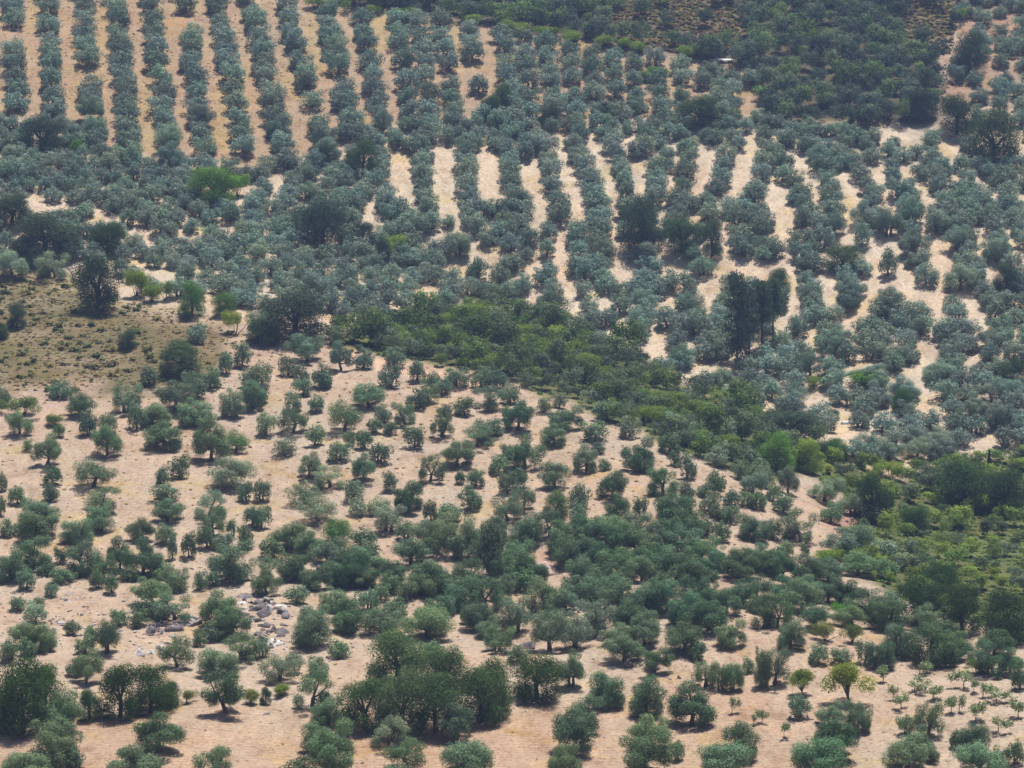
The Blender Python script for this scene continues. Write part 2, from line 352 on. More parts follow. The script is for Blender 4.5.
# ------------------------------------------------------------------ the olive trees, read off in squares of the picture
# each entry: column, crown top, foot, width (in quarter pixels of its square) and a letter: p pale, d deep green, g fresh green
TILES = {
(256, 192): "30 480 600 125p;205 575 682 150;128 655 738 82;340 600 718 100;430 625 712 88;262 685 780 90;25 680 780 85;560 620 702 88;540 690 785 100;645 675 758 78;800 705 780 118;900 700 790 90;700 720 800 80;960 700 790 100;180 690 770 70",
(0, 192): "970 600 702 82;905 640 730 70;840 700 790 90;1000 700 780 80;600 700 780 90;760 715 790 70",
(0, 384): "5 10 90 80;80 110 205 110;240 -15 60 105;320 30 135 125;355 100 208 80;505 5 115 130;548 75 182 75;430 115 200 80;430 165 288 125;620 80 170 130;660 150 262 180;700 -10 105 150;790 -10 60 80;785 75 160 150;930 25 130 100;1010 -10 100 100;845 140 312 150;945 185 275 110g;190 205 330 125;110 220 270 45g;235 160 215 55g;375 300 412 165;210 330 405 85;205 395 468 75;70 408 485 80;8 350 430 45;5 450 530 45;722 280 378 90;650 325 405 62;665 395 470 110;405 415 512 150;930 298 415 180p;985 385 472 75;670 465 552 130;838 430 540 130p;850 500 615 110;925 540 605 42;1010 490 570 75;980 565 660 72;150 470 555 140;140 530 615 180;38 540 610 75;130 610 740 150;40 665 790 125;400 490 590 110;310 540 640 130;330 630 760 160;420 680 790 110;570 540 630 110;665 560 640 90;480 620 750 100;575 620 768 140;690 600 702 48;755 590 695 72;828 570 660 88;910 640 785 190;700 735 830 110;240 650 720 60;245 735 800 90",
(256, 384): "10 0 80 80;150 30 105 72;240 40 112 66;190 -25 48 82;275 -40 20 70;450 0 98 150;355 65 192 140d;150 90 196 120;40 110 206 92p;235 165 248 86;112 215 290 98p;330 230 308 95;373 185 250 56;435 185 262 76;495 235 318 92;510 80 160 80;592 80 170 112d;480 140 198 75;540 150 207 66;635 165 258 92;640 20 102 92;692 0 76 82;750 -20 45 82;752 80 128 72;745 120 214 106d;835 50 130 92;930 10 100 122;1010 -5 82 86;1010 90 145 70;885 185 252 130;932 135 214 118;802 230 328 135;700 290 392 115;432 275 388 95;212 280 378 106p;298 330 415 132p;392 380 470 90p;195 400 482 140p;248 455 550 150p;22 380 470 75;22 485 582 84;410 455 530 90p;535 350 432 66;610 390 508 122d;815 350 402 52;880 340 412 82d;855 410 502 106d;970 285 362 92;1010 240 295 62;1005 350 442 82;700 465 552 72;775 480 560 122;530 495 590 140p;495 455 525 90p;130 560 662 150;215 590 692 110;65 620 700 110;430 570 655 110;450 655 765 150;330 675 780 150;160 680 785 145;720 560 680 140;852 560 705 132;795 610 700 75;620 620 722 140;600 545 625 80;985 560 690 100;560 700 800 120;30 690 790 110;700 720 800 90;240 730 820 110;820 735 800 90;960 690 770 110",
(512, 384): "25 70 188 132d;128 50 118 68p;190 40 100 66p;215 90 182 132d;170 160 248 122;332 150 232 108;382 70 148 122p;345 235 280 62;298 240 355 116;370 300 350 60;472 130 216 88p;510 220 348 136d;50 205 342 140d;170 310 422 132;400 350 462 136d;425 440 568 112d;510 450 538 66;602 330 448 122d;700 280 382 82;650 270 330 62;820 250 332 96p;632 200 278 102;702 390 464 76;772 395 452 72;790 430 518 92p;808 345 442 76;265 400 495 90;262 470 560 80;650 450 572 160d;878 425 492 82;942 430 492 72;872 480 552 92;965 530 628 128;780 540 612 76;842 550 632 76;912 310 385 74;962 350 440 120p;1010 330 420 80p;45 400 505 112;20 340 420 90;60 530 650 140;150 500 610 120;215 560 680 150d;310 540 660 120;240 620 730 150;420 560 690 150d;500 570 690 150;430 660 780 170d;590 560 670 150;580 640 750 150d;685 580 690 150;660 670 780 150d;760 610 720 140;775 680 780 130d;850 650 750 130;905 670 780 150d;965 640 730 110;1015 660 760 110;340 640 760 140d;90 690 790 120;20 680 790 120;340 720 800 120;520 690 790 120;725 530 600 90;700 490 560 80;820 480 540 70;980 430 500 80;830 380 430 60;580 100 160 90p;640 110 180 90p;720 150 230 90p;770 190 262 90p;860 230 300 100p;940 250 330 100p;880 140 220 100p;700 190 250 80;985 300 380 90p",
(768, 384): "80 330 442 92p;60 440 520 95;225 380 470 140p;250 470 560 100;338 430 530 125p;130 510 632 152;70 630 695 70;145 640 690 42;20 540 620 80;300 600 690 190p;470 630 700 120p;60 680 780 130d;160 690 800 150;360 690 770 150;20 400 470 70;30 650 740 90;240 700 790 130;470 700 780 110;650 700 790 120;570 680 740 90p",
(0, 576): "108 -25 55 85;270 -20 22 70;72 80 142 72;158 80 142 48;205 25 85 60;390 -30 52 64;448 -10 72 66;612 10 112 150;580 80 168 110;720 0 70 70;800 -25 62 62;852 -20 42 70;940 -40 12 80;292 180 240 75;165 190 302 132;40 250 342 95d;430 170 312 110;475 130 202 80;365 200 262 62;560 130 202 86;700 80 178 162;880 60 200 160;930 130 242 140;800 210 282 62;708 240 368 132;865 290 402 172;960 240 346 140;900 385 550 165;345 300 432 130;240 470 625 160;220 580 755 200;300 695 770 72;640 550 705 190;540 675 815 205;860 680 805 162;90 715 830 210;70 -40 20 90;190 -40 -5 80;520 -40 20 90;640 -60 10 110;300 330 400 90;110 250 320 90;850 180 262 100",
(256, 576): "40 -20 78 105;160 40 112 106;330 -40 42 90;432 -20 44 130;230 130 275 172;375 85 202 106;452 50 142 96;556 90 168 112;510 130 212 112;668 0 82 142;690 140 250 190;765 80 162 72;842 0 118 152;850 120 192 82;985 0 100 110;950 160 240 130;965 210 305 134;95 310 425 160p;155 300 392 76p;225 380 535 155;285 490 595 132;240 585 705 142;310 590 770 182;170 720 820 145;532 570 692 150p;602 650 770 158;545 750 830 120;800 515 652 150;840 665 795 205;20 240 330 80;600 20 100 80;540 -10 70 90;700 260 330 110;880 40 110 70;330 250 330 100;590 240 310 90;250 320 400 90;760 0 70 90;500 30 100 80",
(512, 576): "235 310 445 116;372 380 528 152d;538 400 562 146d;720 440 602 182d;288 480 628 152d;250 530 700 192d;205 680 800 132;542 555 690 162;530 620 795 235d;662 650 740 62;905 580 730 165;850 690 800 205;570 290 388 130;450 240 342 162;690 190 305 172;748 262 342 72;540 150 275 132;420 190 280 122;150 150 300 142p;250 150 292 142p;140 20 145 165;320 5 112 172;515 50 150 142;450 120 192 100d;790 90 215 172d;690 70 200 140d;860 50 150 130d;875 180 282 110;1010 80 212 110d;775 340 445 102;825 345 460 80;882 350 460 92;1000 290 445 66;945 320 390 58p;20 280 350 90;620 20 150 130d;720 10 120 130d;780 40 130 120d;920 20 120 120;980 0 90 110d;420 0 80 120;600 -20 60 120;230 0 70 90;50 -20 60 110;330 120 190 90",
(768, 576): "28 290 435 122;40 80 205 132d;190 110 212 126d;92 180 285 122;60 0 100 130d;150 0 110 130d;240 10 110 130d;330 20 120 130d;410 50 160 150;470 90 220 162d;200 272 355 92;290 285 352 96;390 250 352 82;455 260 375 110;525 190 325 150;672 200 358 190d;755 230 340 130d;835 250 360 110d;900 280 402 142d;970 290 400 100d;1008 340 455 80;130 475 570 95;360 500 625 112;250 510 600 110;255 570 725 182d;205 660 795 222d;640 505 645 132;550 550 635 72;602 610 730 112;555 635 775 202;662 680 745 64;825 600 712 128;750 605 692 52;985 655 755 84;930 680 765 76;850 700 795 205;700 180 300 130d",
}
olives = []   # px, foot py, width px, height px, tone
for (ox, oy), s in TILES.items():
    for e in s.split(';'):
        tone = e[-1] if e[-1] in 'pdg' else 'm'
        cx, top, base, w = map(float, e.rstrip('pdg').split())
        olives.append((ox + cx / 4, oy + base / 4 - 1.0, w / 4, max((base - top) / 4, w / 4 * .62), tone, 'near'))
# ------------------------------------------------------------------ the far groves: rows, bare lanes, fills
ROWS = [((-22, 0), (-20, 100)), ((12, -8), (18, 105)), ((47, -8), (54, 110)), ((82, -8), (96, 140)), ((116, -8), (131, 152)), ((150, -8), (170, 158)), ((184, -8), (206, 162)),
        ((216, -8), (246, 160)), ((250, -4), (285, 158)), ((286, 4), (326, 150)), ((326, 10), (352, 132)), ((360, 14), (382, 118)), ((396, 16), (412, 110)), ((418, 18), (430, 105)),
        ((441, 20), (455, 110)), ((467, 24), (482, 110)), ((501, 30), (516, 112)), ((524, 36), (533, 108)), ((547, 42), (556, 108)), ((569, 48), (577, 108)), ((591, 52), (598, 108)), ((611, 56), (616, 108)),
        ((633, 58), (638, 108)), ((656, 60), (662, 108)), ((680, 62), (684, 108)), ((703, 66), (708, 112)), ((718, 66), (724, 112)), ((734, 74), (732, 114)), ((752, 76), (757, 112)),
        ((975, -6), (978, 30)), ((1000, -6), (1001, 55)), ((1022, -6), (1022, 60)), ((978, 66), (1002, 78)), ((1000, 84), (1020, 100)), ((975, 80), (980, 110))]
LANES = [  # bare ground between the far trees: points along the lane and its half width
    ([(403, 160), (398, 192)], 9), ([(442, 157), (446, 194)], 12), ([(486, 154), (490, 192)], 9), ([(281, 182), (279, 190)], 5), ([(367, 208), (364, 222)], 8),
    ([(555, 142), (568, 165), (577, 208)], 10), ([(591, 140), (596, 172), (606, 185)], 7), ([(527, 168), (545, 212)], 9), ([(644, 170), (643, 185)], 5), ([(675, 172), (668, 212)], 6), ([(669, 142), (669, 148)], 4), ([(620, 136), (622, 142)], 5),
    ([(707, 172), (700, 192)], 5), ([(752, 147), (738, 185)], 9), ([(720, 142), (712, 164)], 4), ([(790, 154), (812, 177)], 7), ([(772, 180), (778, 212)], 8), ([(838, 168), (850, 184)], 5), ([(872, 172), (880, 178)], 5),
    ([(885, 137), (905, 137)], 5), ([(945, 140), (960, 162), (984, 192)], 5), ([(773, 202), (792, 224)], 9), ([(815, 205), (822, 222)], 6), ([(843, 212), (848, 237)], 5), ([(878, 230), (886, 262)], 9), ([(866, 292), (882, 266)], 10), ([(908, 278), (910, 290)], 9),
    ([(924, 205), (928, 237), (943, 267), (968, 304)], 6), ([(826, 284), (828, 292)], 11), ([(794, 300), (789, 272)], 8), ([(976, 254), (984, 260)], 7), ([(986, 268), (992, 278)], 6), ([(1016, 248), (1024, 256)], 7), ([(843, 314), (846, 322)], 6), ([(923, 352), (921, 370)], 5), ([(973, 350), (972, 360)], 5), ([(813, 338), (815, 348)], 6),
    ([(542, 204), (555, 237), (567, 280), (572, 314)], 9), ([(578, 205), (584, 215)], 9), ([(534, 262), (527, 302)], 8), ([(618, 272), (630, 254)], 13), ([(600, 294), (604, 302)], 8), ([(672, 264), (700, 270)], 13), ([(672, 302), (674, 310)], 7), ([(700, 285), (706, 296)], 8), ([(652, 338), (656, 350)], 9), ([(614, 327), (618, 335)], 6),
    ([(740, 266), (756, 270)], 10), ([(754, 218), (758, 228)], 7), ([(697, 362), (699, 374)], 5), ([(428, 228), (427, 240)], 10), ([(448, 208), (450, 216)], 9), ([(463, 262), (459, 227)], 6), ([(488, 256), (487, 268)], 5), ([(408, 200), (416, 205)], 7), ([(488, 214), (490, 224)], 7),
    ([(423, 294), (424, 302)], 4), ([(96, 210), (108, 222)], 3), ([(137, 230), (150, 242)], 4), ([(190, 212), (198, 222)], 2.5), ([(224, 220), (232, 234)], 3), ([(32, 200), (62, 208)], 4), ([(168, 272), (182, 276)], 2), ([(128, 264), (144, 270)], 3),
    ([(812, 402), (808, 414)], 4), ([(842, 430), (846, 440)], 4), ([(884, 406), (896, 392)], 5), ([(905, 465), (920, 466)], 6), ([(978, 430), (984, 440)], 4), ([(922, 392), (924, 404)], 5),
    ([(447, 200), (455, 232), (462, 262)], 4.5), ([(490, 190), (496, 225), (502, 250)], 4.5), ([(545, 210), (556, 236)], 5), ([(606, 182), (611, 214), (618, 250)], 4.5), ([(644, 182), (640, 215)], 4), ([(702, 188), (692, 220), (686, 258)], 5), ([(739, 182), (731, 210), (722, 246), (735, 262)], 5), ([(812, 176), (820, 205), (832, 226)], 5), ([(850, 182), (858, 208), (868, 236)], 5), ([(880, 176), (892, 206), (900, 240), (908, 276)], 4.5), ([(984, 190), (1000, 225), (1020, 252)], 4.5), ([(908, 168), (926, 200)], 4), ([(398, 190), (400, 214), (392, 240)], 4), ([(770, 210), (780, 226), (792, 250)], 5), ([(865, 290), (856, 312)], 5), ([(945, 268), (940, 300), (930, 330)], 4.5), ([(968, 302), (985, 330)], 4), ([(790, 296), (786, 320)], 5),
    ([(848, 176), (866, 188)], 4), ([(925, 190), (930, 200)], 5), ([(985, 62), (1010, 60)], 3),
]
def lane_dist(x, y):
    best = np.full(np.shape(x), 1e9)
    for line, hw in LANES:
        for (x0, y0), (x1, y1) in zip(line, line[1:]):
            t = np.clip(((x - x0) * (x1 - x0) + (y - y0) * (y1 - y0)) / ((x1 - x0) ** 2 + (y1 - y0) ** 2 + 1e-6), 0, 1)
            best = np.minimum(best, np.hypot(x - x0 - t * (x1 - x0), (y - y0 - t * (y1 - y0)) * 1.15) - hw)
    return best
for (x0, y0), (x1, y1) in ROWS:
    L_ = y1 - y0; k = max(int(L_ / 13.2), 1)
    for i in range(k + 1):
        if random.random() < .05: continue
        t = (i + random.uniform(-.22, .22)) / k; y = y0 + t * L_ + 9
        w = (23.2 + 3.0 * y / 150 - max(0, x0 - 330) * .010) * random.uniform(.9, 1.1)
        olives.append((x0 + t * (x1 - x0) + random.gauss(0, .9), y, w, w * random.uniform(.72, .9), 'f', 'row'))
FAR_FILL = [(-12, 128), (60, 124), (110, 158), (165, 168), (255, 172), (322, 160), (380, 130), (420, 120), (520, 120), (700, 120), (765, 122), (850, 132), (930, 134), (965, 140), (1036, 176), (1036, 470), (985, 452), (925, 474), (860, 474), (835, 440),
            (800, 440), (730, 408), (690, 392), (640, 372), (590, 344), (540, 322), (500, 308), (440, 306), (400, 318), (340, 326), (300, 310), (250, 318), (215, 304), (130, 290), (80, 268), (-12, 264)]
def hexfill(poly, dx, dy, jit=.3):
    xs = [p[0] for p in poly]; ys = [p[1] for p in poly]; res = []; row = 0
    y = min(ys)
    while y < max(ys):
        g = 1 + .0016 * (y - 150)
        x = min(xs) + (row % 2) * dx * g / 2
        while x < max(xs):
            res.append((x + random.gauss(0, jit * dx * .5), y + random.gauss(0, jit * dy * .6))); x += dx * g
        y += dy * g; row += 1
    res = np.array(res); return res[inside(poly, res[:, 0], res[:, 1])]
# single trees and bushes of other kinds: column, foot, width, height, kind, tint, short phrase, label
OTHERS = [
 (45, 256, 72, 44, 'oak', (1.25, 1.2, 1.5), 'broad blue-dark oak above scrub', 'broad dark bluish oak standing behind two pale olives at the scrub slope'),
 (12, 226, 42, 32, 'oak', (1.1, 1.15, 1.3), 'oak at the picture edge', 'dark oak half out of view above the broad bluish oak'),
 (108, 252, 44, 30, 'oak', (.95, 1.1, .8), 'low green-black oak', 'low green-black oak beside the broad bluish oak above the scrub slope'),
 (97, 310, 52, 54, 'oak', (.9, .95, 1.0), 'round near-black oak', 'round near-black oak standing alone on the edge of the brown scrub slope'),
 (42, 151, 46, 36, 'oak', (1.0, 1.05, 1.35), 'dark oak below the far rows', 'dark oak at the lower end of the straight far olive rows'),
 (212, 203, 54, 36, 'oak', (2.3, 2.9, 1.0), 'bright-topped green oak', 'green oak with sunlit yellowish top among the far grey olives'),
 (363, 175, 35, 35, 'oak', (1.3, 1.5, 1.1), 'lone green oak among olives', 'dark green round oak standing between the far rows and the white lanes'),
 (491, 116, 24, 22, 'oak', (1.1, 1.4, 1.2), 'paired dark oak in rows', 'small dark oak among the far olive rows, with a taller one behind'),
 (502, 108, 24, 24, 'oak', (1.2, 1.5, 1.2), 'taller oak in far rows', 'taller of two dark oaks standing together in the far olive rows'),
 (608, 117, 22, 16, 'oak', (1.0, 1.05, 1.5), 'low bluish oak in hollow', 'low round bluish-black oak among dense olives in the hollow'),
 (550, 125, 24, 22, 'oak', (1.2, 1.2, 1.6), 'narrow dusky oak', 'narrow dusky oak in the hollow above the first pale lane'),
 (700, 126, 48, 30, 'oak', (1.2, 1.4, 1.2), 'wide dark oak in hollow', 'wide dark green oak in the dense olives of the far hollow'),
 (969, 70, 38, 38, 'oak', (1.2, 1.3, 1.5), 'upper oak by red soil', 'dark oak beside the small patch of red soil and olives, uphill of two others'),
 (957, 133, 40, 40, 'oak', (1.0, 1.2, 1.2), 'middle oak of three', 'dark oak between the upper oak and the largest oak by the far olives'),
 (994, 163, 58, 52, 'oak', (1.05, 1.25, 1.1), 'largest far oak', 'largest dark oak of the three standing over the far olives and red soil'),
 (919, 120, 34, 30, 'oak', (.9, .9, 1.4), 'black oak at scrub foot', 'blackish oak at the foot of the dense scrub above the far olives'),
 (322, 248, 52, 50, 'oak', (1.05, 1.1, 1.6), 'tall blue-black oak', 'tall blue-black oak rising out of the grey olives in mid slope'),
 (363, 246, 32, 24, 'oak', (.9, .95, 1.4), 'squat oak beside tall oak', 'squat blackish oak beside the tall blue-black oak'),
 (384, 264, 20, 24, 'oak', (.9, 1.0, 1.3), 'slim dark oak', 'slim dark oak just behind the bright yellow-green bush'),
 (294, 339, 80, 52, 'oak', (1.15, 1.1, 1.5), 'great spreading dusky oak', 'great spreading dusky oak at the top edge of the bare olive slope'),
 (262, 344, 34, 26, 'oak', (1.4, 1.5, 1.6), 'grey-green oak bush', 'grey-green rounded oak bush beside the great spreading dusky oak'),
 (642, 248, 50, 50, 'oak', (1.1, 1.2, 1.5), 'dark oak between pale lanes', 'dark oak with ragged top standing between the pale lanes of the far grove'),
 (682, 252, 40, 36, 'oak', (1.3, 1.5, 1.5), 'rounder oak beside it', 'rounder green-grey oak beside the ragged dark oak in the far grove'),
 (712, 256, 27, 36, 'oak', (1.4, 1.6, 1.7), 'narrow greyish oak', 'narrow greyish oak, last of the three oaks standing in line in the far grove'),
 (552, 324, 40, 32, 'oak', (1.7, 1.7, 2.2), 'grey dense oak at lane end', 'grey dense oak at the lower end of the longest pale lane'),
 (843, 270, 42, 26, 'oak', (1.2, 1.5, 1.2), 'wide green oak bush', 'wide dark green oak bush in the far grove with a low shrub beside it'),
 (778, 290, 26, 22, 'oak', (1.1, 1.3, 1.0), 'oak behind the pines', 'small dark oak right behind the tops of the tall pines'),
 (1006, 290, 34, 26, 'oak', (.95, 1.1, 1.2), 'dark oak at grove end', 'dark oak among the far olives near the end of the grove'),
 (1012, 386, 36, 28, 'oak', (.9, 1.1, 1.1), 'oak low in the far grove', 'dark green oak low in the far grove among grey olives'),
 (17, 328, 23, 26, 'oak', (1.3, 1.4, 1.7), 'small oak on scrub slope', 'small bluish oak standing alone on the brown scrub slope'),
 (1, 338, 18, 16, 'oak', (1.1, 1.3, 1.0), 'bush at scrub edge', 'green oak bush at the edge of the view on the brown scrub slope'),
 (128, 348, 22, 20, 'oak', (1.5, 1.6, 1.8), 'grey oak bush on scrub', 'little grey-green oak bush in the middle of the brown scrub slope'),
 (180, 374, 46, 34, 'oak', (1.5, 1.7, 1.6), 'oak thicket below scrub', 'grey-green oak thicket at the lower end of the brown scrub slope'),
 (790, 440, 74, 30, 'oak', (1.25, 1.3, 1.7), 'dark thicket in gully', 'long dusky oak thicket in the gully behind the bright green trees'),
 (832, 419, 17, 10, 'oak', (1.0, 1.3, 1.0), 'round bush on the wall', 'round dark bush growing over the short white wall'),
 (903, 412, 26, 24, 'oak', (1.2, 1.7, 1.2), 'fresh green oak in grove', 'fresh dark green oak above the pale soil in the lower far grove'),
 (872, 519, 42, 46, 'oak', (.85, 1.1, .9), 'black-green oak over gully', 'upright black-green oak on the edge of the gully with a lit top'),
 (915, 531, 36, 28, 'oak', (1.5, 1.8, 1.4), 'smooth round oak bush', 'smooth round green bush in the gully just below the upright black-green oak'),
 (965, 506, 66, 48, 'oak', (1.2, 1.5, 1.1), 'large gully oak', 'large spreading oak filling the upper gully under the far grove'),
 (1005, 512, 52, 44, 'oak', (1.0, 1.25, 1.1), 'gully oak at view edge', 'darker oak beside the large spreading oak in the upper gully'),
 (922, 620, 54, 46, 'oak', (.95, 1.2, 1.0), 'dark oak in lower gully', 'dark green oak at the bottom of the gully behind the dense olives'),
 (962, 632, 48, 50, 'oak', (1.0, 1.15, .8), 'olive-topped dark oak', 'black oak with yellowish lit top between two dark oaks in the lower gully'),
 (1005, 642, 58, 54, 'oak', (.95, 1.15, .9), 'last dark oak of gully', 'dark oak at the lower end of the gully against the edge of view'),
 (940, 600, 44, 40, 'oak', (1.1, 1.4, 1.0), 'rear gully oak', 'green oak rising behind the dark oaks in the lower gully'),
 (22, 733, 68, 78, 'oak', (1.0, 1.3, .8), 'big lower oak', 'big dark oak with green top at the upper edge of the bottom field'),
 (46, 716, 46, 54, 'oak', (1.25, 1.7, .7), 'bright-topped lower oak', 'dark oak with bright green top pressed against the big lower oak'),
 (5, 730, 40, 50, 'oak', (1.1, 1.3, 1.2), 'cut-off lower oak', 'dark bluish oak cut off by the edge of view above the bottom field'),
 (120, 717, 50, 56, 'oak', (.95, 1.2, .7), 'black oak over field', 'black oak with yellowish top in the thicket over the bottom field'),
 (152, 712, 54, 50, 'oak', (1.05, 1.35, .8), 'green oak over field', 'green oak beside the black oak in the thicket over the bottom field'),
 (90, 719, 28, 32, 'oak', (1.1, 1.4, 1.0), 'small oak over field', 'small dark oak at the end of the thicket over the bottom field'),
 (168, 706, 30, 26, 'oak', (1.3, 1.4, 1.2), 'thicket-end oak bush', 'low dusty oak bush at the far end of the thicket over the bottom field'),
 (366, 728, 60, 52, 'oak', (1.45, 1.8, 1.35), 'thicket oak at the front', 'green oak forming one end of the central thicket over the field'),
 (402, 732, 60, 68, 'oak', (1.9, 2.0, 1.9), 'tall grey oak of thicket', 'tall grey-green oak in the middle of the central thicket over the field'),
 (436, 731, 60, 60, 'oak', (1.3, 1.6, 1.25), 'thicket oak with dark foot', 'rounded oak with a dark foot in the central thicket over the field'),
 (398, 684, 70, 58, 'oak', (2.0, 2.2, 1.9), 'dusty oak behind thicket', 'dusty grey-green oak rising behind the central thicket'),
 (446, 690, 52, 48, 'oak', (1.8, 2.0, 1.7), 'pale oak behind thicket', 'pale dusty oak behind the rounded oak of the central thicket'),
 (482, 722, 62, 58, 'oak', (1.4, 1.65, 1.2), 'end oak of thicket', 'broad green oak at the bare-soil end of the central thicket'),
 (494, 712, 44, 56, 'oak', (1.6, 1.9, 1.4), 'oak by end of thicket', 'lighter green oak beside the broad end oak of the central thicket'),
 (537, 699, 58, 46, 'oak', (.95, 1.15, .7), 'olive-black oak', 'compact olive-black oak standing between the central thicket and the bare track'),
 (266, 704, 14, 18, 'oak', (1.1, 1.5, 1.2), 'little bush near boulder', 'little dark green bush next to the grey boulder on the field edge'),
 (628, 622, 28, 18, 'oak', (1.4, 1.9, 1.4), 'low green oak bush', 'low fresh green oak bush among olives above the dark round boulder'),
 (737, 367, 36, 96, 'pine', (1.0, 1.0, 1.15), 'tall dark pine', 'tall dark pine with foliage down to the ground in the far grove'),
 (762, 350, 32, 70, 'pine1', (1.1, 1.15, 1.1), 'pine with bare trunk', 'pine with a bare trunk and spreading top beside the tall dark pine'),
 (749, 357, 26, 70, 'pine1', (1.1, 1.1, 1.2), 'middle pine', 'slender pine between the tall dark pine and the bare-trunked pine'),
 (773, 342, 28, 64, 'pine1', (1.0, 1.2, 1.0), 'rear pine', 'pine with a rounded top behind the bare-trunked pine'),
 (989, 465, 5, 18, 'cypress', (.9, 1.0, 1.0), 'thin dark cypress', 'thin dark cypress standing at the lower edge of the far grove'),
 (490, 577, 46, 58, 'airy', (1.1, 1.1, 1.9), 'tall black-trunked tree', 'tall grey-green tree with a straight black trunk among dense olives'),
 (336, 552, 34, 37, 'green', (1.1, 1.5, .9), 'bright green tree', 'bright green round tree standing out among the grey-green olives'),
 (556, 516, 29, 27, 'green', (1.0, 1.15, .9), 'fresh green small tree', 'small fresh green tree among olives below the large dark olive'),
 (848, 703, 54, 43, 'airy', (2.1, 1.95, .95), 'large light green tree', 'large light green umbrella tree with a forked trunk on the bare field'),
 (802, 695, 30, 29, 'airy', (1.7, 1.7, 1.0), 'small light green tree', 'small light green tree with thin trunks next to the larger umbrella tree'),
 (808, 472, 32, 34, 'green', (1.9, 1.9, .8), 'yellow-green gully tree', 'yellow-green tree at the head of the gully'),
 (777, 470, 40, 40, 'green', (1.3, 1.7, .75), 'grass-green gully tree', 'grass-green tree beside the yellow-green tree at the gully head'),
 (836, 458, 26, 22, 'green', (.55, 1.1, .55), 'emerald bush', 'emerald green bush between the gully trees and the white wall'),
 (890, 478, 20, 16, 'shrub', (2.0, 2.1, .6), 'yellow bush in gully', 'yellow-green bush at the edge of the gully under the far grove'),
 (192, 316, 30, 36, 'green', (1.0, 1.4, .8), 'green tree on scrub edge', 'fresh green tree with a dark foot at the edge of the scrub slope'),
 (224, 316, 26, 26, 'green', (1.0, 1.25, .6), 'second green tree', 'small lighter green tree beside the fresh green tree at the scrub edge'),
 (136, 296, 22, 24, 'shrub', (2.0, 2.0, .55), 'yellow bush by black oak', 'tall yellow-green bush beside the round near-black oak'),
 (152, 302, 22, 16, 'shrub', (1.5, 1.7, .6), 'low yellow bush', 'low yellow-green bush next to the tall yellow-green bush'),
 (165, 300, 14, 18, 'shrub', (1.6, 1.8, .7), 'upright yellow bush', 'upright yellow-green bush by the small grey olive at the scrub edge'),
 (236, 334, 20, 22, 'shrub', (2.1, 2.0, .5), 'yellow bush by dusky oak', 'yellow bush at the top of the bare slope beside the dusky oak'),
 (391, 256, 26, 20, 'shrub', (1.9, 2.1, .7), 'bright bush by tall oak', 'bright yellow-green bush next to the tall blue-black oak'),
 (75, 156, 18, 16, 'shrub', (.9, 1.5, .6), 'bright bush below rows', 'bright green bush beside the dark oak below the straight rows'),
 (238, 196, 26, 20, 'shrub', (1.5, 2.1, .7), 'light bush beside oak', 'light green bush beside the bright-topped oak'),
 (865, 384, 44, 13, 'shrub', (.9, 1.5, .5), 'green hedge by track', 'low bright green hedge along the terrace wall in the far grove'),
 (814, 386, 24, 10, 'shrub', (1.4, 1.5, .6), 'low bush by terrace', 'low yellowish bush at the end of the terrace wall'),
 (840, 618, 18, 14, 'shrub', (1.0, 1.7, .6), 'green bush by boulder', 'bright green bush beside the pale-topped boulder'),
 (186, 703, 16, 14, 'shrub', (1.5, 1.3, 1.0), 'dry bush by field', 'dry brownish bush at the end of the oak thicket by the field'),
 (250, 703, 22, 14, 'shrub', (1.6, 1.4, .9), 'brown bush by boulder', 'dry brown bush on the field edge behind the little dark bush'),
 (281, 696, 24, 11, 'shrub', (1.5, 1.5, .6), 'mossy low mound bush', 'low mossy-green bush on the field edge under the pale olives'),
 (852, 642, 20, 18, 'shrub', (1.1, 1.2, .9), 'dull bush below boulder', 'dull green bush downhill of the pale-topped boulder'),
 (825, 640, 24, 18, 'shrub', (1.5, 1.3, 1.0), 'brown bush below olives', 'brownish bush on bare soil between two olives downhill of the boulder'),
 (976, 674, 18, 15, 'shrub', (1.5, 1.4, .9), 'dry bush by saplings', 'dry bush under the line of dense olives uphill of the saplings'),
 (22, 416, 34, 18, 'shrub', (1.0, 1.2, .9), 'low bush under scrub', 'low green bush with bare stems under the brown scrub slope'),
 (56, 426, 22, 12, 'shrub', (1.2, 1.3, .9), 'flat bush under scrub', 'flat green bush on the pale soil under the brown scrub slope'),
 (852, 540, 30, 14, 'shrub', (.9, 1.3, .5), 'green bush by red bank', 'bright green bush below the patch of reddish stones at the gully'),
 (832, 562, 34, 12, 'shrub', (1.5, 1.7, .6), 'yellow low bush by bank', 'low yellow-green bush on the red soil beside the gully'),
]
for i, (x, y, w, c) in enumerate([(315, 8, 22, 1), (331, 12, 20, 0), (369, 16, 14, 1), (404, 19, 34, 0), (473, 26, 36, 0), (508, 31, 22, 0), (522, 34, 22, 1), (552, 38, 24, 0), (577, 42, 24, 0), (604, 46, 26, 1), (624, 50, 26, 0), (640, 53, 20, 1), (686, 57, 28, 0), (708, 56, 20, 1), (660, 78, 24, 2), (645, 82, 20, 2)]):
    OTHERS.append((x, y, w, 11, 'shrub', ((1.5, 1.7, .8), (1.8, 1.9, .85), (1.0, 1.4, .75))[c], None, None))
